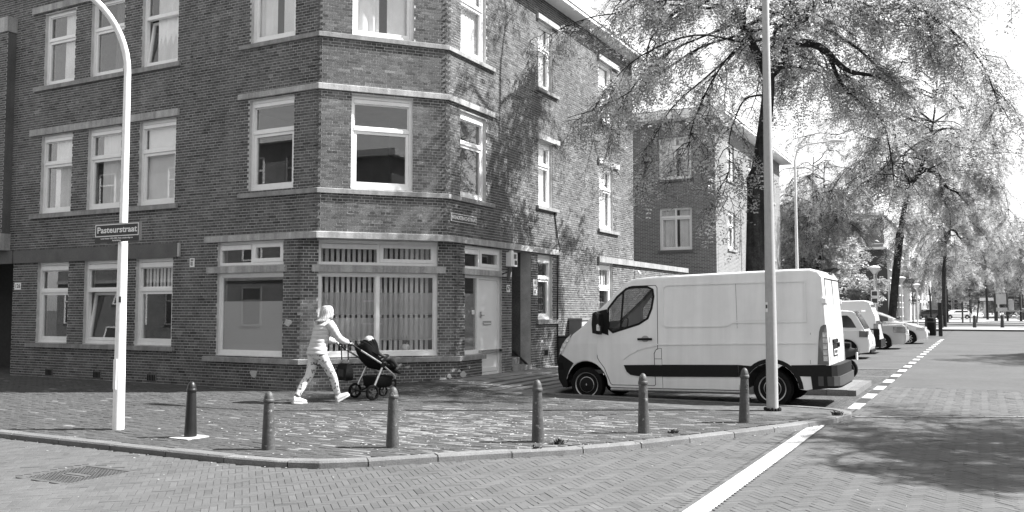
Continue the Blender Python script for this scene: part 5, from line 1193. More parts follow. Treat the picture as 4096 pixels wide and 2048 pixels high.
# hair: cap plus strands falling back to the shoulders
q = MB(); q.loft([ell((x, 0, z), rx, ry, 20, tilt=-.15) for z, x, rx, ry in ((1.47, .135, .055, .085), (1.52, .155, .085, .094), (1.57, .17, .108, .096), (1.62, .18, .106, .088), (1.655, .18, .080, .066), (1.675, .175, .04, .035))]); hr = q.build('hair', M['hair'], wm, 180)
q = MB(); rg = random.Random(3)
for k in range(150):
    a = rg.uniform(-2.55, 2.55); fx, fy = -math.cos(a), math.sin(a); top = Vector((.175+rg.gauss(0, .012), fy*.012+rg.gauss(0, .01), 1.676))
    ex = .085+(.035 if abs(a) < 1.2 else 0); l_ = rg.uniform(.9, 1.08)
    pts_ = [top, Vector((.178+fx*.070, fy*.062, 1.662)), Vector((.175+fx*.108, fy*.096, 1.60)), Vector((.165+fx*.112, fy*.104, 1.53)), Vector((.145+fx*.112-.01, fy*.106, 1.53-.07*l_)), Vector((.115+fx*.125-.03*l_, fy*.110, 1.53-.135*l_))]
    if abs(a) > 1.9: pts_ = pts_[:-1]
    q.tube(spline(pts_, 3), [.008]*3+[.012]*6+[.011]*4+[.004]*3 if len(pts_) == 6 else [.008]*3+[.012]*6+[.010]*3+[.004], 5)
q.build('strand', M['hair'], hr, 180)
# ---- stroller
so3 = WPOS+Vector((math.cos(HEAD_ANG), math.sin(HEAD_ANG), 0))*.945
stq = thing('stroller', 'black pram stroller with silver frame tubes beside the shop window', 'stroller', so3, HEAD_ANG)
for s in (-1, 1):
    q = MB(); q.tube(spline([(-.41, s*.22, .99), (-.36, s*.235, .975), (-.23, s*.25, .89)], 4), .015, 10); q.build('handle_tube', M['black_plastic'], stq, 60)
    q = MB(); q.tube([(-.23, s*.25, .89), (.20, s*.25, .645)], .018, 12); q.build('frame_tube', M['alu'], stq, 60)
    q = MB(); q.lathe([(.045, -.025), (.05, -.01), (.05, .01), (.045, .025)], 14, (.235, s*.25, .605), 'y'); q.build('joint', M['black_plastic'], stq, 40)
    q = MB(); q.tube(spline([(.26, s*.25, .59), (.40, s*.24, .49), (.53, s*.20, .40), (.56, s*.18, .33)], 4), .016, 12); q.build('front_tube', M['alu'], stq, 60)
    q = MB(); q.tube([(.225, s*.255, .57), (.05, s*.27, .24)], .019, 12); q.build('rear_strut', M['alu'], stq, 60)
    q = MB(); q.tube([(.56, s*.18, .35), (.565, s*.18, .22), (.53, s*.18, .10)], [.02, .022, .018], 8); q.build('fork', M['black_plastic'], stq, 60)
def pram_wheel(x, y, r_, w):
    q = MB(); q.lathe([(r_*.74, -w*.5), (r_*.92, -w*.5), (r_, -w*.25), (r_, w*.25), (r_*.92, w*.5), (r_*.74, w*.5)], 28, (x, y, r_), 'y', True); ty = q.build('wheel', M['rubber'], stq, 40)
    q = MB()
    for k in range(5): a = k*1.2566; q.bar((x, y, r_), (x+r_*.76*math.cos(a), y, r_+r_*.76*math.sin(a)), .018, .02, (0, 1, 0))
    q.lathe([(r_*.22, -w*.45), (r_*.22, w*.45)], 12, (x, y, r_), 'y'); q.build('spokes', M['grey_plastic'], ty)
pram_wheel(0, -.29, .135, .05); pram_wheel(0, .29, .135, .05); pram_wheel(.53, -.17, .10, .04); pram_wheel(.53, .17, .10, .04)
q = MB(); q.tube([(0, -.29, .135), (0, .29, .135)], .014, 8); q.tube([(0, -.12, .14), (.40, -.14, .26), (.55, -.18, .33)], .014, 8); q.tube([(0, .12, .14), (.40, .14, .26), (.55, .18, .33)], .014, 8); q.build('axle', M['black_plastic'], stq, 60)
q = MB(); q.tube(spline([(-.41, -.22, .99), (-.425, -.1, .995), (-.425, .1, .995), (-.41, .22, .99)], 5), .018, 12); q.build('handlebar', M['stroller_fabric'], stq, 60)
def shell(st, m, nm, n=16): q = MB(); q.loft([[tuple(p) for p in r_] for r_ in st]); return q.build(nm, M[m], stq, 60)
def arcring(x, z, hw, dp, ang, n=13):      # U-shaped cross ring: open towards +x/up
    o = []
    for k in range(n): a = math.pi*k/(n-1); o.append(Vector((x-dp*math.sin(a)*math.sin(ang), -hw*math.cos(a), z-dp*math.sin(a)*math.cos(ang))))
    for k in range(n-1, -1, -1): a = math.pi*k/(n-1); o.append(Vector((x-(dp-.015)*math.sin(a)*math.sin(ang), -(hw-.015)*math.cos(a), z-(dp-.015)*math.sin(a)*math.cos(ang))))
    return o
shell([arcring(-.06, 1.02, .17, .12, R(60)), arcring(.04, .92, .20, .19, R(58)), arcring(.14, .81, .205, .22, R(52)), arcring(.24, .70, .20, .20, R(40)), arcring(.34, .62, .19, .12, R(15)), arcring(.50, .58, .17, .08, R(0)), arcring(.60, .56, .16, .06, R(0))], 'stroller_fabric', 'seat_shell')
q = MB()
for k in range(7):                         # folded hood: stacked ribs arching behind the head
    t = k/6; an = R(150-62*t); px_, pz_ = .16, .80; r_ = .275+.012*math.sin(k*3)
    c_ = Vector((px_+r_*math.cos(an), 0, pz_+r_*math.sin(an)))
    arc_ = [Vector((px_+(c_.x-px_)*math.sin(a), -.20*math.cos(a), pz_+(c_.z-pz_)*math.sin(a))) for a in [math.pi*j/12 for j in range(13)]]
    q.tube(arc_, [.026]*13, 8)
q.build('hood', M['stroller_fabric'], stq, 60)
q = MB(); q.tube(spline([(.24, -.22, .64), (.33, -.20, .74), (.45, -.12, .77), (.47, 0, .775), (.45, .12, .77), (.33, .20, .74), (.24, .22, .64)], 4), .016, 8); q.build('bumper_bar', M['black_plastic'], stq, 60)
q = MB(); q.loft([ell((.30, 0, z), rx, ry, 16, power=4) for z, rx, ry in ((.20, .20, .15), (.24, .24, .18), (.38, .26, .20), (.40, .25, .19))]); q.build('basket', M['stroller_fabric'], stq, 50)
q = MB(); q.hexa([(.58, -.13, .50), (.72, -.12, .42), (.72, .12, .42), (.58, .13, .50), (.58, -.13, .53), (.73, -.12, .45), (.73, .12, .45), (.58, .13, .53)]); q.build('footrest', M['black_plastic'], stq)
# ---- child in the stroller
ch = thing('person', 'small child in a pale hat sitting in the black stroller', 'person', so3+Vector((0, 0, .55)), HEAD_ANG)
q = MB(); z0 = -.55
q.loft([ell((x, 0, z+z0), rx, ry, 16) for z, x, rx, ry in ((.66, .28, .09, .10), (.76, .22, .085, .105), (.88, .15, .075, .10), (.94, .12, .05, .06), (.97, .11, .04, .04))])
q.loft([ell((x, 0, z+z0), r_, r_*.92, 16) for z, x, r_ in ((.955, .125, .045), (.98, .125, .075), (1.03, .115, .088), (1.08, .11, .08), (1.11, .11, .04))])
for s in (-1, 1):
    q.tube(spline([(.28, s*.06, .68+z0), (.45, s*.075, .72+z0), (.58, s*.07, .66+z0), (.68, s*.06, .55+z0)], 3), [.055]*4+[.045]*3+[.035]*3, 10)
    q.tube(spline([(.16, s*.09, .90+z0), (.25, s*.14, .80+z0), (.36, s*.10, .76+z0)], 3), [.035]*4+[.028]*3, 8)
    q.lathe([(.004, -.025), (.022, -.015), (.025, .01), (.005, .03)], 8, (.375, s*.10, .757+z0))
cb_ = q.build('body', M['grey_plastic'], ch); remesh(cb_, .010, 2)
q = MB(); q.loft([ell((.108, 0, z+z0), r_, r_*.94, 18) for z, r_ in ((1.04, .096), (1.07, .094), (1.10, .078), (1.125, .05), (1.135, .012))]); q.build('hat', M['jacket'], ch, 60)
for s in (-1, 1):
    q = MB(); q.loft([[(.66+x, s*.06+y*w_, .50+z0+z*h_+x*.55) for y, z in ((-1, 0), (-1, .6), (0, 1), (1, .6), (1, 0))] for x, w_, h_ in ((-.02, .028, .07), (.03, .034, .08), (.08, .034, .06), (.12, .025, .045))]); sh_ = q.build('shoe', M['grey_plastic'], ch, 50)
    q = MB(); [q.bar((.685+.02*k, s*.06-.03, .565+z0+.012*k), (.685+.02*k, s*.06+.03, .565+z0+.012*k), .008) for k in range(3)]; q.build('strap', M['enamel'], sh_)
# ---- bag on the handle
bg_ = thing('bag', 'black shoulder bag hanging by two straps from the stroller handle', 'bag', so3+Vector((math.cos(HEAD_ANG), math.sin(HEAD_ANG), 0))*-.42+Vector((0, 0, .36)), HEAD_ANG)
q = MB(); q.loft([[(x*rx-.01, -.06+y*ry, z) for x, y in ((-1, -.9), (-.9, -1), (.9, -1), (1, -.9), (1, .9), (.9, 1), (-.9, 1), (-1, .9))] for z, rx, ry in ((.0, .05, .13), (.02, .08, .155), (.15, .085, .165), (.26, .06, .15), (.30, .03, .13))]); q.build('pouch', M['stroller_fabric'], bg_, 50)
q = MB(); q.hexa([(-.105, -.17, .06), (-.095, .05, .06), (-.09, .05, .20), (-.10, -.17, .20), (-.115, -.15, .08), (-.105, .03, .08), (-.10, .03, .18), (-.11, -.15, .18)]); q.build('pocket', M['black_plastic'], bg_)
for y in (-.17, .05):
    q = MB(); q.tube([(.0, y, .64), (-.02, y, .55), (-.01, y, .36)], .011, 6); sp_ = q.build('strap', M['stroller_fabric'], bg_)
    q = MB(); q.tube([(-.01, y, .37), (-.01, y+.012, .34), (-.01, y, .31), (-.01, y-.012, .34), (-.01, y, .37)], .006, 5); q.build('clip', M['chrome'], sp_)
# ------------------------------------------------------------------ trees
rt = Vector((math.cos(R(28)), math.sin(R(28)), 0)); dp_ = Vector((-math.sin(R(28)), math.cos(R(28)), 0))
def leaf_mesh(leaves, name, m, parent, rng, pairs=3, llen=.070, lwid=.032, rach=.19):
    """leaves: list of (pos, dir, scale, tone). pinnate leaves: paired leaflets along a drooping rachis"""
    n = len(leaves); P = np.array([l[0] for l in leaves]); D = np.array([l[1] for l in leaves]); Sc = np.array([l[2] for l in leaves]); T = np.array([l[3] for l in leaves])
    D /= np.linalg.norm(D, axis=1)[:, None]; up = np.tile([0, 0, 1.], (n, 1))+rng.normal(0, .35, (n, 3)); Sd = np.cross(D, up); Sd /= np.linalg.norm(Sd, axis=1)[:, None]; U = np.cross(Sd, D)
    V_ = []; TT = []
    for k in range(pairs):
        t = (k+.6)/pairs
        base = P + D*(rach*t*Sc)[:, None] - np.array([0, 0, 1.])*(rach*.35*t*t*Sc)[:, None]
        for s in (-1, 1):
            ld = Sd*s*.85+D*.5+rng.normal(0, .18, (n, 3)); ld /= np.linalg.norm(ld, axis=1)[:, None]; wd = np.cross(ld, U); wd /= np.linalg.norm(wd, axis=1)[:, None]
            L_ = (llen*(1-.35*abs(t-.45))*Sc)[:, None]; Wd = (lwid*Sc)[:, None]
            V_.append(np.stack([base, base+ld*L_*.5+wd*Wd*.5, base+ld*L_, base+ld*L_*.5-wd*Wd*.5], 1)); TT.append(T*rng.uniform(.85, 1.15, n))
    V_ = np.concatenate(V_).reshape(-1, 3); nq = len(V_)//4; me = bpy.data.meshes.new(name)
    me.vertices.add(len(V_)); me.vertices.foreach_set('co', V_.ravel()); me.loops.add(nq*4); me.loops.foreach_set('vertex_index', np.arange(nq*4)); me.polygons.add(nq); me.polygons.foreach_set('loop_start', np.arange(nq)*4); me.polygons.foreach_set('loop_total', np.full(nq, 4)); me.update()
    a = me.attributes.new('tone', 'FLOAT', 'FACE'); a.data.foreach_set('value', np.concatenate(TT).astype(np.float32)); me.materials.append(M[m])
    o = bpy.data.objects.new(name, me); C.objects.link(o); o.parent = parent; return o
def locust(name, label, loc, limbs, boughs, seed, group, nleaf=5, crown='leaf'):
    """limbs: (points, radius0, radius1) given; boughs: number of extra arching branches from the upper stem"""
    rg = random.Random(seed); rng = np.random.default_rng(seed); t = thing(name, label, 'tree', loc, 0, group); w = MB(); tw = MB(); leaves = []
    w.tube(spline(limbs[0][0], 4), [interp(limbs[0][1], k/(4*(len(limbs[0][0])-1)))[0] for k in range(4*(len(limbs[0][0])-1)+1)], 14); w.build('trunk', M['bark'], t, 60)
    src = []; lb = MB()
    for pts, r0, r1 in limbs[1:]:
        P = spline(pts, 5); n = len(P); lb.tube(P, [r0+(r1-r0)*k/(n-1) for k in range(n)], 8); src.append((P, r0, r1))
    top = limbs[0][0][-1]
    for k in range(boughs):
        st = src[k % min(2, len(src))][0]; i = int(len(st)*rg.uniform(.12, .98)); s0 = Vector(st[min(i, len(st)-1)]); az = 2.399*k+rg.uniform(-.3, .3); lf = -(math.cos(az)*rt.x+math.sin(az)*rt.y)
        if lf > .2: s0 = Vector(st[min(len(st)-1, int(len(st)*rg.uniform(.55, .98)))])
        L_ = rg.uniform(3.2, 5.2)*(1-.30*max(0, (s0.z-9.0)/3)); d = Vector((math.cos(az), math.sin(az), 0)); rise = rg.uniform(.2, 1.3); dr = rg.uniform(.5, 2.4)*(.55 if lf > .2 else 1)
        P = [s0+d*L_*q+Vector((rg.gauss(0, .10), rg.gauss(0, .10), rise*math.sin(min(1, q*1.6)*1.57)-dr*q*q*.8+rg.gauss(0, .08))) for q in [j/7 for j in range(8)]]; P[0] = s0; P = spline(P, 3)
        lb.tube(P, [.042-.035*j/(len(P)-1) for j in range(len(P))], 6); src.append((P, .042, .007))
    lb.build('limb', M['bark'], t, 60)
    for P, r0, r1 in src:
        Lt = sum((a-b).length for a, b in zip(P, P[1:])); nb = max(3, int(Lt*4.6))
        for k in range(nb):
            q = rg.uniform(.18, 1.0); i = min(len(P)-2, int(q*(len(P)-1))); p = Vector(P[i]); d = (Vector(P[i+1])-p).normalized(); side = d.cross(Vector((0, 0, 1))); side = side.normalized() if side.length > .1 else Vector((1, 0, 0))
            dd = (d*rg.uniform(.2, .9)+side*rg.choice((-1, 1))*rg.uniform(.4, 1.1)+Vector((0, 0, rg.uniform(-.5, .35)))).normalized(); L2 = rg.uniform(.5, 1.5)*(1.1-.5*q)
            Q = []
            for j in range(6):
                u = j/5; Q.append(p+dd*L2*u+Vector((rg.gauss(0, .05), rg.gauss(0, .05), -.55*L2*u*u+rg.gauss(0, .03))))
            Q[0] = p; tn_ = rg.uniform(.5, 1.4); tw.tube(Q, [.012-.009*j/5 for j in range(6)], 4, False)
            for j in range(2, 6):
                for e in range(2):
                    a = Q[j]; d3 = ((Q[j]-Q[j-1]).normalized()+Vector((rg.gauss(0, .7), rg.gauss(0, .7), rg.gauss(-.25, .45)))).normalized(); L3 = rg.uniform(.2, .55); b_ = a+d3*L3+Vector((0, 0, -.08)); tw.tube([a, (a+b_)/2+Vector((0, 0, .03)), b_], [.005, .004, .002], 3, False)
                    for f in range(int(nleaf*(1 if p.x*rt.x+p.y*rt.y > .9 else .75)*(.4 if p.z > 9.4 else 1))):
                        u = rg.uniform(.1, 1); c = a+(b_-a)*u; ld = d3*.5+Vector((rg.gauss(0, .8), rg.gauss(0, .8), rg.gauss(-.15, .5))); leaves.append((tuple(c), tuple(ld), rg.uniform(.8, 1.3), tn_*rg.uniform(.75, 1.25)))
    tw.build('twig', M['bark'], t, recalc=False); leaf_mesh(leaves, 'crown', crown, t, rng); return t
def la(a, z, b=0.): v = rt*a+dp_*b; return (v.x, v.y, z)
T1 = [([la(-.05, -.2), la(-.03, 1.2), la(0, 2.6), la(.05, 4.1), la(.07, 4.65), la(.20, 5.5), la(.33, 6.45), la(.36, 7.05)], [(0, .27), (.10, .235), (.5, .225), (.57, .25), (.62, .16), (1, .13)]),
    ([la(.36, 7.0), la(.10, 7.65, .1), la(-.12, 8.16, .2), la(-.25, 8.7, .3), la(-.6, 10.2, .4), la(-.9, 12.2, .5)], .11, .03),
    ([la(.36, 7.0), la(.60, 7.3, -.1), la(.77, 7.82, -.2), la(.89, 8.4, -.2), la(1.15, 9.9, -.3), la(1.3, 12.3, -.2)], .12, .03),
    ([la(.75, 7.75, -.2), la(1.23, 7.66, -.4), la(1.52, 7.45, -.5), la(1.77, 7.13, -.6), la(2.06, 6.95, -.6), la(2.7, 6.85, -.5), la(3.6, 6.4, -.3)], .105, .02),
    ([la(.85, 8.1, -.2), la(1.13, 8.2, 0), la(1.48, 8.33, .2), la(1.86, 8.25, .4), la(2.59, 7.91, .6), la(3.17, 7.43, .7), la(3.6, 7.0, .7), la(4.1, 6.2, .6)], .06, .012),
    ([la(1.60, 7.3, -.5), la(1.96, 6.7, -.3), la(2.59, 6.3, 0), la(3.03, 6.07, .2), la(3.26, 5.24, .3), la(3.32, 4.5, .3)], .05, .01),
    ([la(-.2, 8.5, .3), la(-1.0, 8.85, .2), la(-1.67, 8.6, .1), la(-2.07, 8.2, 0), la(-2.36, 7.86, -.1), la(-2.5, 7.3, -.2)], .05, .012),
    ([la(.30, 6.6), la(-.32, 6.36, -.5), la(-.66, 5.78, -.8), la(-.82, 5.3, -1.), la(-.82, 4.76, -1.), la(-1.0, 4.1, -1.1)], .024, .006),
    ([la(-.1, 8.1, .2), la(-1.2, 7.75, .3), la(-2.3, 7.0, .2), la(-3.4, 6.35, 0), la(-4.3, 6.0, -.2)], .032, .007),
    ([la(-.05, 7.9, .1), la(-.9, 7.2, .7), la(-1.7, 6.5, 1.0), la(-2.2, 5.6, 1.2), la(-2.4, 4.9, 1.2)], .028, .006),
    ([la(-.1, 8.0, .2), la(-1.0, 6.9, -.7), la(-1.6, 5.7, -1.0), la(-1.75, 4.7, -1.1)], .026, .006),
    ([la(-.2, 8.4, .3), la(-2.0, 7.7, .9), la(-3.0, 6.4, 1.0), la(-3.3, 5.3, 1.0)], .028, .006),
    ([la(.0, 7.8, .1), la(-1.6, 7.6, -1.2), la(-3.0, 6.9, -1.6), la(-3.9, 5.8, -1.7)], .028, .006),
    ([la(.8, 7.9, -.2), la(1.9, 9.0, .5), la(3.2, 9.2, .9), la(4.3, 8.6, 1.0), la(5.1, 7.7, .9)], .06, .010),
    ([la(1.1, 9.5, -.2), la(3.0, 9.9, 0), la(4.6, 8.9, .2), la(5.6, 7.4, .3), la(5.9, 6.2, .3)], .05, .01),
    ([la(1.0, 9.0, -.2), la(3.0, 8.6, -.4), la(4.7, 7.3, -.6), la(5.5, 5.8, -.7)], .05, .01),
    ([la(.9, 8.4, -.2), la(2.2, 8.6, -1.), la(3.4, 8.0, -1.4), la(4.4, 7.0, -1.5), la(4.9, 5.9, -1.4)], .055, .010)]
GT = 'street trees in the parking strip'
tree1 = locust('locust_tree', 'large feathery leaved tree with dark trunk behind the delivery van', (-4.49, 20.26, -.05), T1, 36, 5, GT)
def tcopy(loc, rz, sc, label, tilt=0.):
    c = dup(tree1, None, loc, rz); c['label'] = label; c.scale = (sc, sc, sc); c.rotation_euler = (0, tilt, rz); return c
c_ = tcopy((-4.75, 56.5, -.1), R(20), 1.32, 'feathery tree with slanting dark trunk beyond the parked white car', .10)
for k_ in c_.children:
    if k_.name.startswith('trunk'): k_.scale = (.72, .72, 1)
t3_ = locust('locust_tree', 'feathery tree on the far pavement across the road, shading the junction', (6.6, 17.0, -.1), T1, 16, 9, GT, 3); t3_.scale = (.86, .86, .86); t3_.rotation_euler = (0, 0, R(215))
tcopy((9.5, 38, -.1), R(80), .9, 'feathery tree further along the far pavement across the road')
tcopy((-9.4, 61, -.1), R(250), .95, 'feathery tree just past the end of the second house')
def bushy(name, label, loc, h, rad, z0, seed, m='leaf_dark', nc=60, per=110, size=.16, group=None, cat='tree', trunk=.12):
    rg = random.Random(seed); rng = np.random.default_rng(seed); t = thing(name, label, cat, loc, 0, group)
    w = MB(); w.tube([(0, 0, -.2), (.03*h*.2, 0, h*.3), (0, .05, h*.62), (.05, 0, h*.85)], [trunk*1.2, trunk, trunk*.6, trunk*.2], 8)
    ctr = []
    for k in range(nc):
        while True:
            p = Vector((rg.uniform(-1, 1), rg.uniform(-1, 1), rg.uniform(-1, 1)))
            if .25 < p.length < 1: break
        z = z0+(h-z0)*(p.z+1)/2; ctr.append((p.x*rad, p.y*rad, z))
    for c in ctr[::2]: w.tube([(0, 0, max(h*.25, c[2]-h*.25)), (c[0]*.5, c[1]*.5, c[2]-h*.06), c], [trunk*.35, trunk*.2, .01], 5)
    w.build('trunk', M['bark'], t, 60); leaves = []
    for c in ctr:
        cr = rg.uniform(.12, .26)*rad+.2; tn = rg.uniform(.6, 1.35)
        for f in range(per):
            d = Vector((rg.gauss(0, .5), rg.gauss(0, .5), rg.gauss(0, .4)))*cr; leaves.append(((c[0]+d.x, c[1]+d.y, c[2]+d.z), (rg.gauss(0, 1), rg.gauss(0, 1), rg.gauss(-.2, .6)), rg.uniform(.7, 1.4), tn*rg.uniform(.75, 1.25)))
    leaf_mesh(leaves, 'crown', m, t, rng, 2, size, size*.6, size*1.6); return t
bushy('garden_tree', 'dense dark leafy tree behind the second house', (-11.3, 64, 0), 9.5, 4.0, 2.0, 11, 'leaf_far', 80, 110, .20)
bushy('garden_tree', 'bushy tree with low crown in front of the dark gable wall', (-11.6, 72, 0), 7.6, 3.0, 1.2, 12, 'leaf_far', 60, 100, .20)
bushy('small_tree', 'small rounded tree under the saucer lamps', (-6.9, 66, 0), 4.0, 1.2, 1.8, 13, 'leaf_far', 24, 80, .13, trunk=.06)
FT = [(-3.6, 118, .85, 70, 'tall tree with dark straight trunk behind the young trees'), (5.2, 146, 1.1, 200, 'full crowned tree right beside the playground tower'), (-2.9, 88, 1.12, 300, 'tall leafy tree standing beside the bollards across the junction'), (4.6, 104, .9, 250, 'leafy tree standing before the playground'), (8.6, 128, .95, 20, 'leafy tree overhanging the slide'), (-6.4, 140, .8, 160, 'tree with light crown between the white houses and the dark estate car'), (.8, 150, 1.0, 110, 'airy tree between the playground tower and the shelter')]
for x, y, s_, rz, lab in FT:
    c_ = tcopy((x, y, 0), R(rz), s_, lab); c_['group'] = 'trees round the playground'
    for k_ in c_.children:
        if k_.name.startswith('trunk'): k_.scale = (.7, .7, 1)
FB_ = [(.6, 178, 13, 7.5, 'broad pale tree at the back of the square', 1.0), (-8.2, 200, 15, 7.5, 'far tree rising behind the low flat roofed building', 2), (11, 190, 14, 8, 'far tree closing the view beyond the slide', 1.0), (-2.0, 215, 16, 9, 'wide far tree at the very end of the street', 1.0), (18, 215, 18, 10, 'tall far tree behind all the playground trees', 1.0), (6.5, 172, 9, 6, 'low bushy tree behind the playground tower', .5)]
for k, (x, y, h, r_, lab, z0) in enumerate(FB_): bushy('park_tree', lab, (x, y, .0), h, r_, z0, 30+k, 'leaf_far', 90, 100, .28, 'trees at the back of the square', trunk=.2)
for k, (x, y, lab) in enumerate(((-6.25, 100, 'thin young tree tied beside the tall wooden stake'), (-1.2, 118, 'thin young tree between the dark stakes by the bollards'))):
    bushy('young_tree', lab, (x, y, .0), 6.2, 1.3, 2.3, 50+k, 'leaf_far', 26, 60, .16, 'young trees at the square', trunk=.05)
# ------------------------------------------------------------------ far street furniture
def saucer_lamp(x, y, lab):
    t = thing('saucer_lamp', lab, 'street lamp', (x, y, -.05), 0, 'saucer lamps along the parking strip'); q = MB(); q.lathe([(.07, 0), (.06, 1.2), (.045, 3.6)], 12); q.build('post', M['pole'], t, 60)
    q = MB(); q.lathe([(.06, 3.6), (.10, 3.66), (.33, 3.95)], 20); q.build('lamp_bowl', M['lens'], t, 60); q = MB(); q.lathe([(.34, 3.95), (.35, 3.98), (.22, 4.05), (.05, 4.09), (.02, 4.1)], 20); q.build('lamp_lid', M['enamel'], t, 60); return t
for x, y, lab in ((-5.2, 52.7, 'saucer topped lamp carrying a parking sign beyond the parked cars'), (-5.2, 71.5, 'saucer topped lamp in front of the white bay windowed houses'), (-5.35, 92, 'saucer topped lamp furthest along the white houses')): saucer_lamp(x, y, lab)
ps = thing('parking_sign', 'small double parking sign fixed to the saucer lamp', 'sign', (-5.2, 52.62, 1.9)); 
for z in (0, .40): q = MB(); q.box(-.19, .19, -.03, 0, z, z+.36); a = q.build('panel', M['enamel'], ps); q = MB(); q.box(-.14, .14, -.035, -.03, z+.06, z+.30); q.build('panel_field', M['grey_plastic'], a)
t = thing('street_lamp', 'slender tall street lamp with short arm beside the second house', 'street lamp', (-7.55, 42.6, 0)); q = MB(); q.lathe([(.085, 0), (.07, 4), (.05, 8.6)], 12); q.build('post', M['pole'], t, 60); q = MB(); q.tube([(0, 0, 8.6), (.1, .05, 9.1), (.5, .2, 9.35), (1.5, .6, 9.5)], .04, 8); q.build('arm', M['pole'], t, 60); q = MB(); q.tube([(1.4, .55, 9.5), (1.6, .65, 9.52), (2.1, .85, 9.5)], [.05, .1, .05], 8); q.build('luminaire', M['pole'], t, 60)
t = thing('sign_pole', 'thin bent pole with small white box beside the slanting trunk', 'pole', (-5.7, 59, 0)); q = MB(); q.tube([(0, 0, 0), (0, 0, 3.7), (.08, .03, 3.95), (.3, .1, 4.1)], .04, 8); q.build('post', M['pole'], t, 60); q = MB(); q.box(-.08, .14, -.1, 0, 2.2, 2.9); q.build('box', M['enamel'], t)
t = thing('litter_bin', 'dark round litter bin on a post at the end of the parking strip', 'bin', (-2.72, 59.8, -.06)); q = MB(); q.lathe([(.22, .05), (.26, .1), (.27, 1.0), (.24, 1.12), (.1, 1.16)], 16); q.build('bin_body', M['black_plastic'], t, 50); q = MB(); q.lathe([(.28, .86), (.285, .9), (.28, .94)], 16); q.build('band', M['grey_plastic'], t)
t = thing('wooden_post', 'tall square wooden post beside the round litter bin', 'post', (-2.25, 60.6, -.06)); q = MB(); q.box(-.11, .11, -.11, .11, 0, 2.0); q.build('shaft', M['wood_dark'], t); q = MB(); q.box(-.12, .12, -.12, .12, 2.0, 2.06); q.build('cap', M['wood_dark'], t)
for k, (x, y) in enumerate(((-4.1, 82.2), (-2.98, 82.7), (-.52, 84), (1.54, 85.1), (3.6, 86.2))):
    t = thing('far_bollard', 'dark bollard in the row on the pale pavement across the junction', 'bollard', (x, y, .05), 0, 'bollards on the far pavement'); q = MB(); q.lathe([(.15, 0), (.13, .5), (.11, .9)], 12); q.build('post', M['wood_dark'], t, 60); q = MB(); q.lathe([(.13, .9), (.13, .95), (.10, 1.02), (.03, 1.05)], 12); q.build('cap', M['wood_dark'], t, 60)
for k, (x, y, h, lab) in enumerate(((-1.9, 113.5, 2.4, 'dark upright stake to one side of the young tree'), (-.5, 116, 2.6, 'dark leaning stake to the other side of the young tree'))):
    t = thing('tree_stake', lab, 'stake', (x, y, .05)); t.rotation_euler = (.0, .12*k, 0); q = MB(); q.lathe([(.09, 0), (.09, h), (.03, h+.05)], 8); q.build('shaft', M['wood_dark'], t); q = MB(); q.box(-.12, .12, -.12, .12, h-.3, h-.2); q.build('tie', M['cable'], t)
# playground
pg = thing('play_tower', 'wooden playground tower with pale panel and slide', 'playground', (1.6, 131, .05))
for x, y, h in ((0, 0, 3.6), (1.4, .3, 3.6), (2.9, .6, 3.5), (.2, 1.6, 3.5), (3.0, 2.0, 3.4)): q = MB(); q.lathe([(.13, -.05), (.12, h), (.05, h+.05)], 10, (x, y, 0)); q.build('tower_post', M['wood_dark'], pg, 50)
q = MB(); q.box(.1, 1.3, .0, .12, 2.2, 3.5); q.build('panel', M['play_panel'], pg); q = MB(); q.box(-.1, 3.1, .1, 1.8, 1.25, 1.35); q.box(.0, 1.4, .05, .12, 1.36, 1.75); q.build('deck', M['play_panel'], pg); q = MB(); q.box(1.4, 2.95, .35, .45, 3.0, 3.15); q.box(1.4, 2.95, 1.8, 1.9, 2.9, 3.05); q.build('beam', M['wood_dark'], pg)
q = MB(); q.hexa([(3.0, .5, 1.3), (3.1, 1.3, 1.3), (5.6, .6, .15), (5.5, -.2, .15), (3.0, .5, 1.7), (3.1, 1.3, 1.7), (5.6, .6, .5), (5.5, -.2, .5)]); q.build('slide', M['far_grey'], pg); q = MB(); [q.bar((.5+.25*k, -.2, 0), (.5+.25*k, .1, 1.3), .05) for k in range(3)]; q.build('climbing_bar', M['pole'], pg)
q = MB(); q.box(1.6, 2.2, .9, 1.0, 1.4, 2.7); q.build('house_panel', M['play_panel'], pg)
# ------------------------------------------------------------------ far buildings
def block(name, label, x0, x1, y0, y1, h, m, wins=(), parts_=(), wm_='far_white'):
    """wins: (face, a, b, z0, z1), face 'S' looks to the camera side, 'E' to the street"""
    t = thing(name, label, 'building', ((x0+x1)/2, (y0+y1)/2, 0), world=True); q = MB(); q.box(x0, x1, y0, y1, -.2, h); q.build('wall', M[m], t)
    for f, a, b, z0, z1 in wins:
        F = Fr((0, y0), (1, 0), (0, -1)) if f == 'S' else Fr((x1, 0), (0, 1), (1, 0)); q = MB(); frame(F, q, a, b, z0, z1, .12, .005, .08); zc = z0+(z1-z0)*.62; F.box(q, a+.12, b-.12, zc, zc+.1, .005, .08); w_ = q.build('window', M[wm_], t); q = MB(); F.box(q, a+.1, b-.1, z0+.1, z1-.1, -.05, .03); q.build('pane', M['dark_glass_solid'], w_)
    for nm, m_, bx in parts_: q = MB(); q.box(*bx); q.build(nm, M[m_], t)
    return t
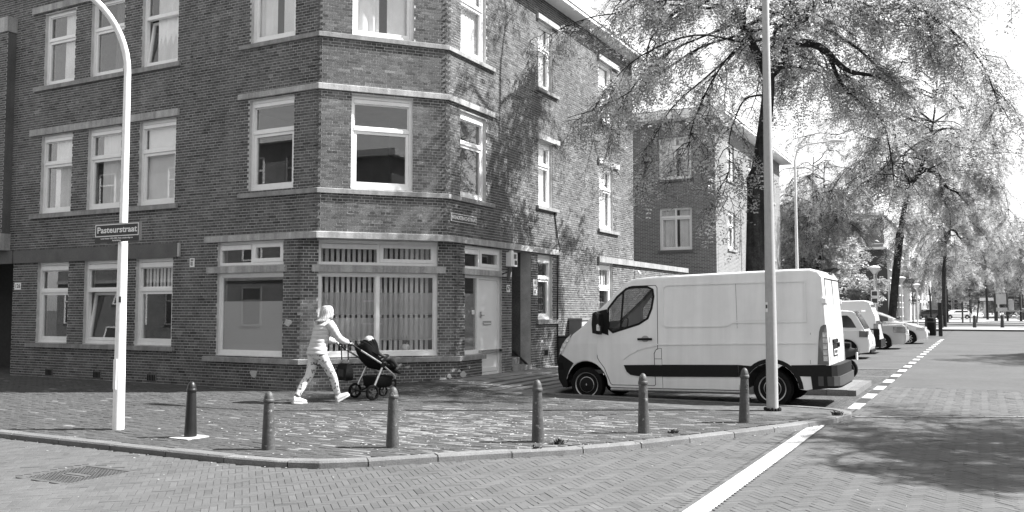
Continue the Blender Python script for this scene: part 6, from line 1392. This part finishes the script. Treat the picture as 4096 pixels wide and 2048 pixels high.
block('apartment_block', 'dark blank gable of an apartment block with grey window storeys on top', -24, -9.0, 105, 128, 8.2, 'gable_dark', [('E', 107+4*k, 109.4+4*k, .6+2.7*j, 2.5+2.7*j) for k in range(5) for j in range(3)],
    [('upper_storey', 'far_grey', (-24, -9.3, 104.6, 128, 8.25, 12.0)), ('roof_edge', 'far_white', (-24.2, -9.1, 104.4, 128.2, 12.0, 12.3)), ('cornice', 'far_white', (-24.1, -8.95, 104.5, 128.1, 8.2, 8.45))]+[('strip_window', 'dark_glass_solid', (-14.0+1.75*k, -12.7+1.75*k, 104.52, 104.6, z, z+.95)) for k in range(3) for z in (8.9, 10.5)]+[('window_sill', 'far_white', (-14.05+1.75*k, -12.65+1.75*k, 104.45, 104.6, z-.15, z-.02)) for k in range(3) for z in (8.9, 10.5)])
bk_ = block('terrace', 'white bay windowed houses beside the dark gable', -20, -8.3, 128.5, 172, 10.2, 'far_white', [('E', 129.5+4.2*k, 131.4+4.2*k, .8+3*j, 2.6+3*j) for k in range(10) for j in range(3)],
    [('bay', 'far_white', (-8.29, -7.5, 131.6+8.4*k, 134.6+8.4*k, 3.0, 8.6)) for k in range(5)]+[('bay_window', 'dark_glass_solid', (-7.6, -7.46, 132+8.4*k, 134.2+8.4*k, z, z+1.5)) for k in range(5) for z in (3.9, 6.6)]+[('bay_window', 'dark_glass_solid', (-8.2, -7.6, 131.55+8.4*k, 131.6+8.4*k, z, z+1.5)) for k in range(5) for z in (3.9, 6.6)]+[('shopfront', 'far_grey', (-8.29, -8.2, 130+8.4*k, 136+8.4*k, .2, 2.6)) for k in range(5)])

block('low_pavilion', 'low grey flat roofed building behind the parked far cars', -8.4, -3.2, 178, 190, 4.4, 'far_grey', [('S', -6.6+1.1*k, -5.7+1.1*k, 1.4, 3.4) for k in range(3)], [('roof_edge', 'far_white', (-6.9, -3.0, 177.8, 190, 4.4, 4.9))])
block('bus_shelter', 'pale low shelter roof behind the leaning stake', .2, 4.2, 168, 171, .3, 'far_grey', [], [('shelter_roof', 'far_white', (-.2, 4.6, 167.4, 171.4, 3.0, 3.5)), ('column', 'far_white', (2.2, 2.7, 168, 168.5, .3, 3.0)), ('column', 'far_white', (.4, .7, 169, 169.3, .3, 3.0))])
block('row_house', 'brick street row closing the far right of the square', 12, 40, 150, 165, 9, 'far_brick', [('S', 13+3*k, 14.6+3*k, 1+3*j, 2.7+3*j) for k in range(8) for j in range(2)])
# houses across both streets: seen in the window panes and closing the light
def row(name, label, x0, x1, y0, y1, h, face, n):
    t = thing(name, label, 'house', ((x0+x1)/2, (y0+y1)/2, 0), world=True); q = MB(); q.box(x0, x1, y0, y1, -.3, h); q.build('wall', M['brick_tex'], t); q = MB(); q.box(x0-.4, x1+.4, y0-.4, y1+.4, h, h+.35); q.build('eaves', M['white_paint'], t)
    F = {'N': Fr((0, y1), (1, 0), (0, 1)), 'W': Fr((x0, 0), (0, 1), (-1, 0))}[face]; a0, a1 = (x0, x1) if face == 'N' else (y0, y1); st = (a1-a0)/n
    for k in range(n):
        for z in (.8, 3.95, 7.1):
            q = MB(); u = a0+st*(k+.5); frame(F, q, u-.65, u+.65, z, z+1.9, .08, .004, .06); F.box(q, u-.57, u+.57, z+1.2, z+1.28, .004, .06); w_ = q.build('window', M['far_grey' if (k+int(z)) % 2 else 'white_paint'], t); q = MB(); F.box(q, u-.6, u+.6, z+.05, z+1.85, -.03, .02); q.build('pane', M['dark_glass_solid'], w_)
    q = MB(); F.box(q, a0, a1, 3.0, 3.16, .0, .08); q.build('stone_band', M['stone'], t); return t
row('terrace', 'brick terrace across Pasteurstraat facing the corner house', -46, -3, -14, -4.5, 9.6, 'N', 16)
row('terrace', 'brick corner terrace diagonally across the junction', 14, 30, -30, 2, 9.6, 'W', 9)
row('terrace', 'brick terrace across the side street facing the van', 15, 27, 14, 90, 9.6, 'W', 22)
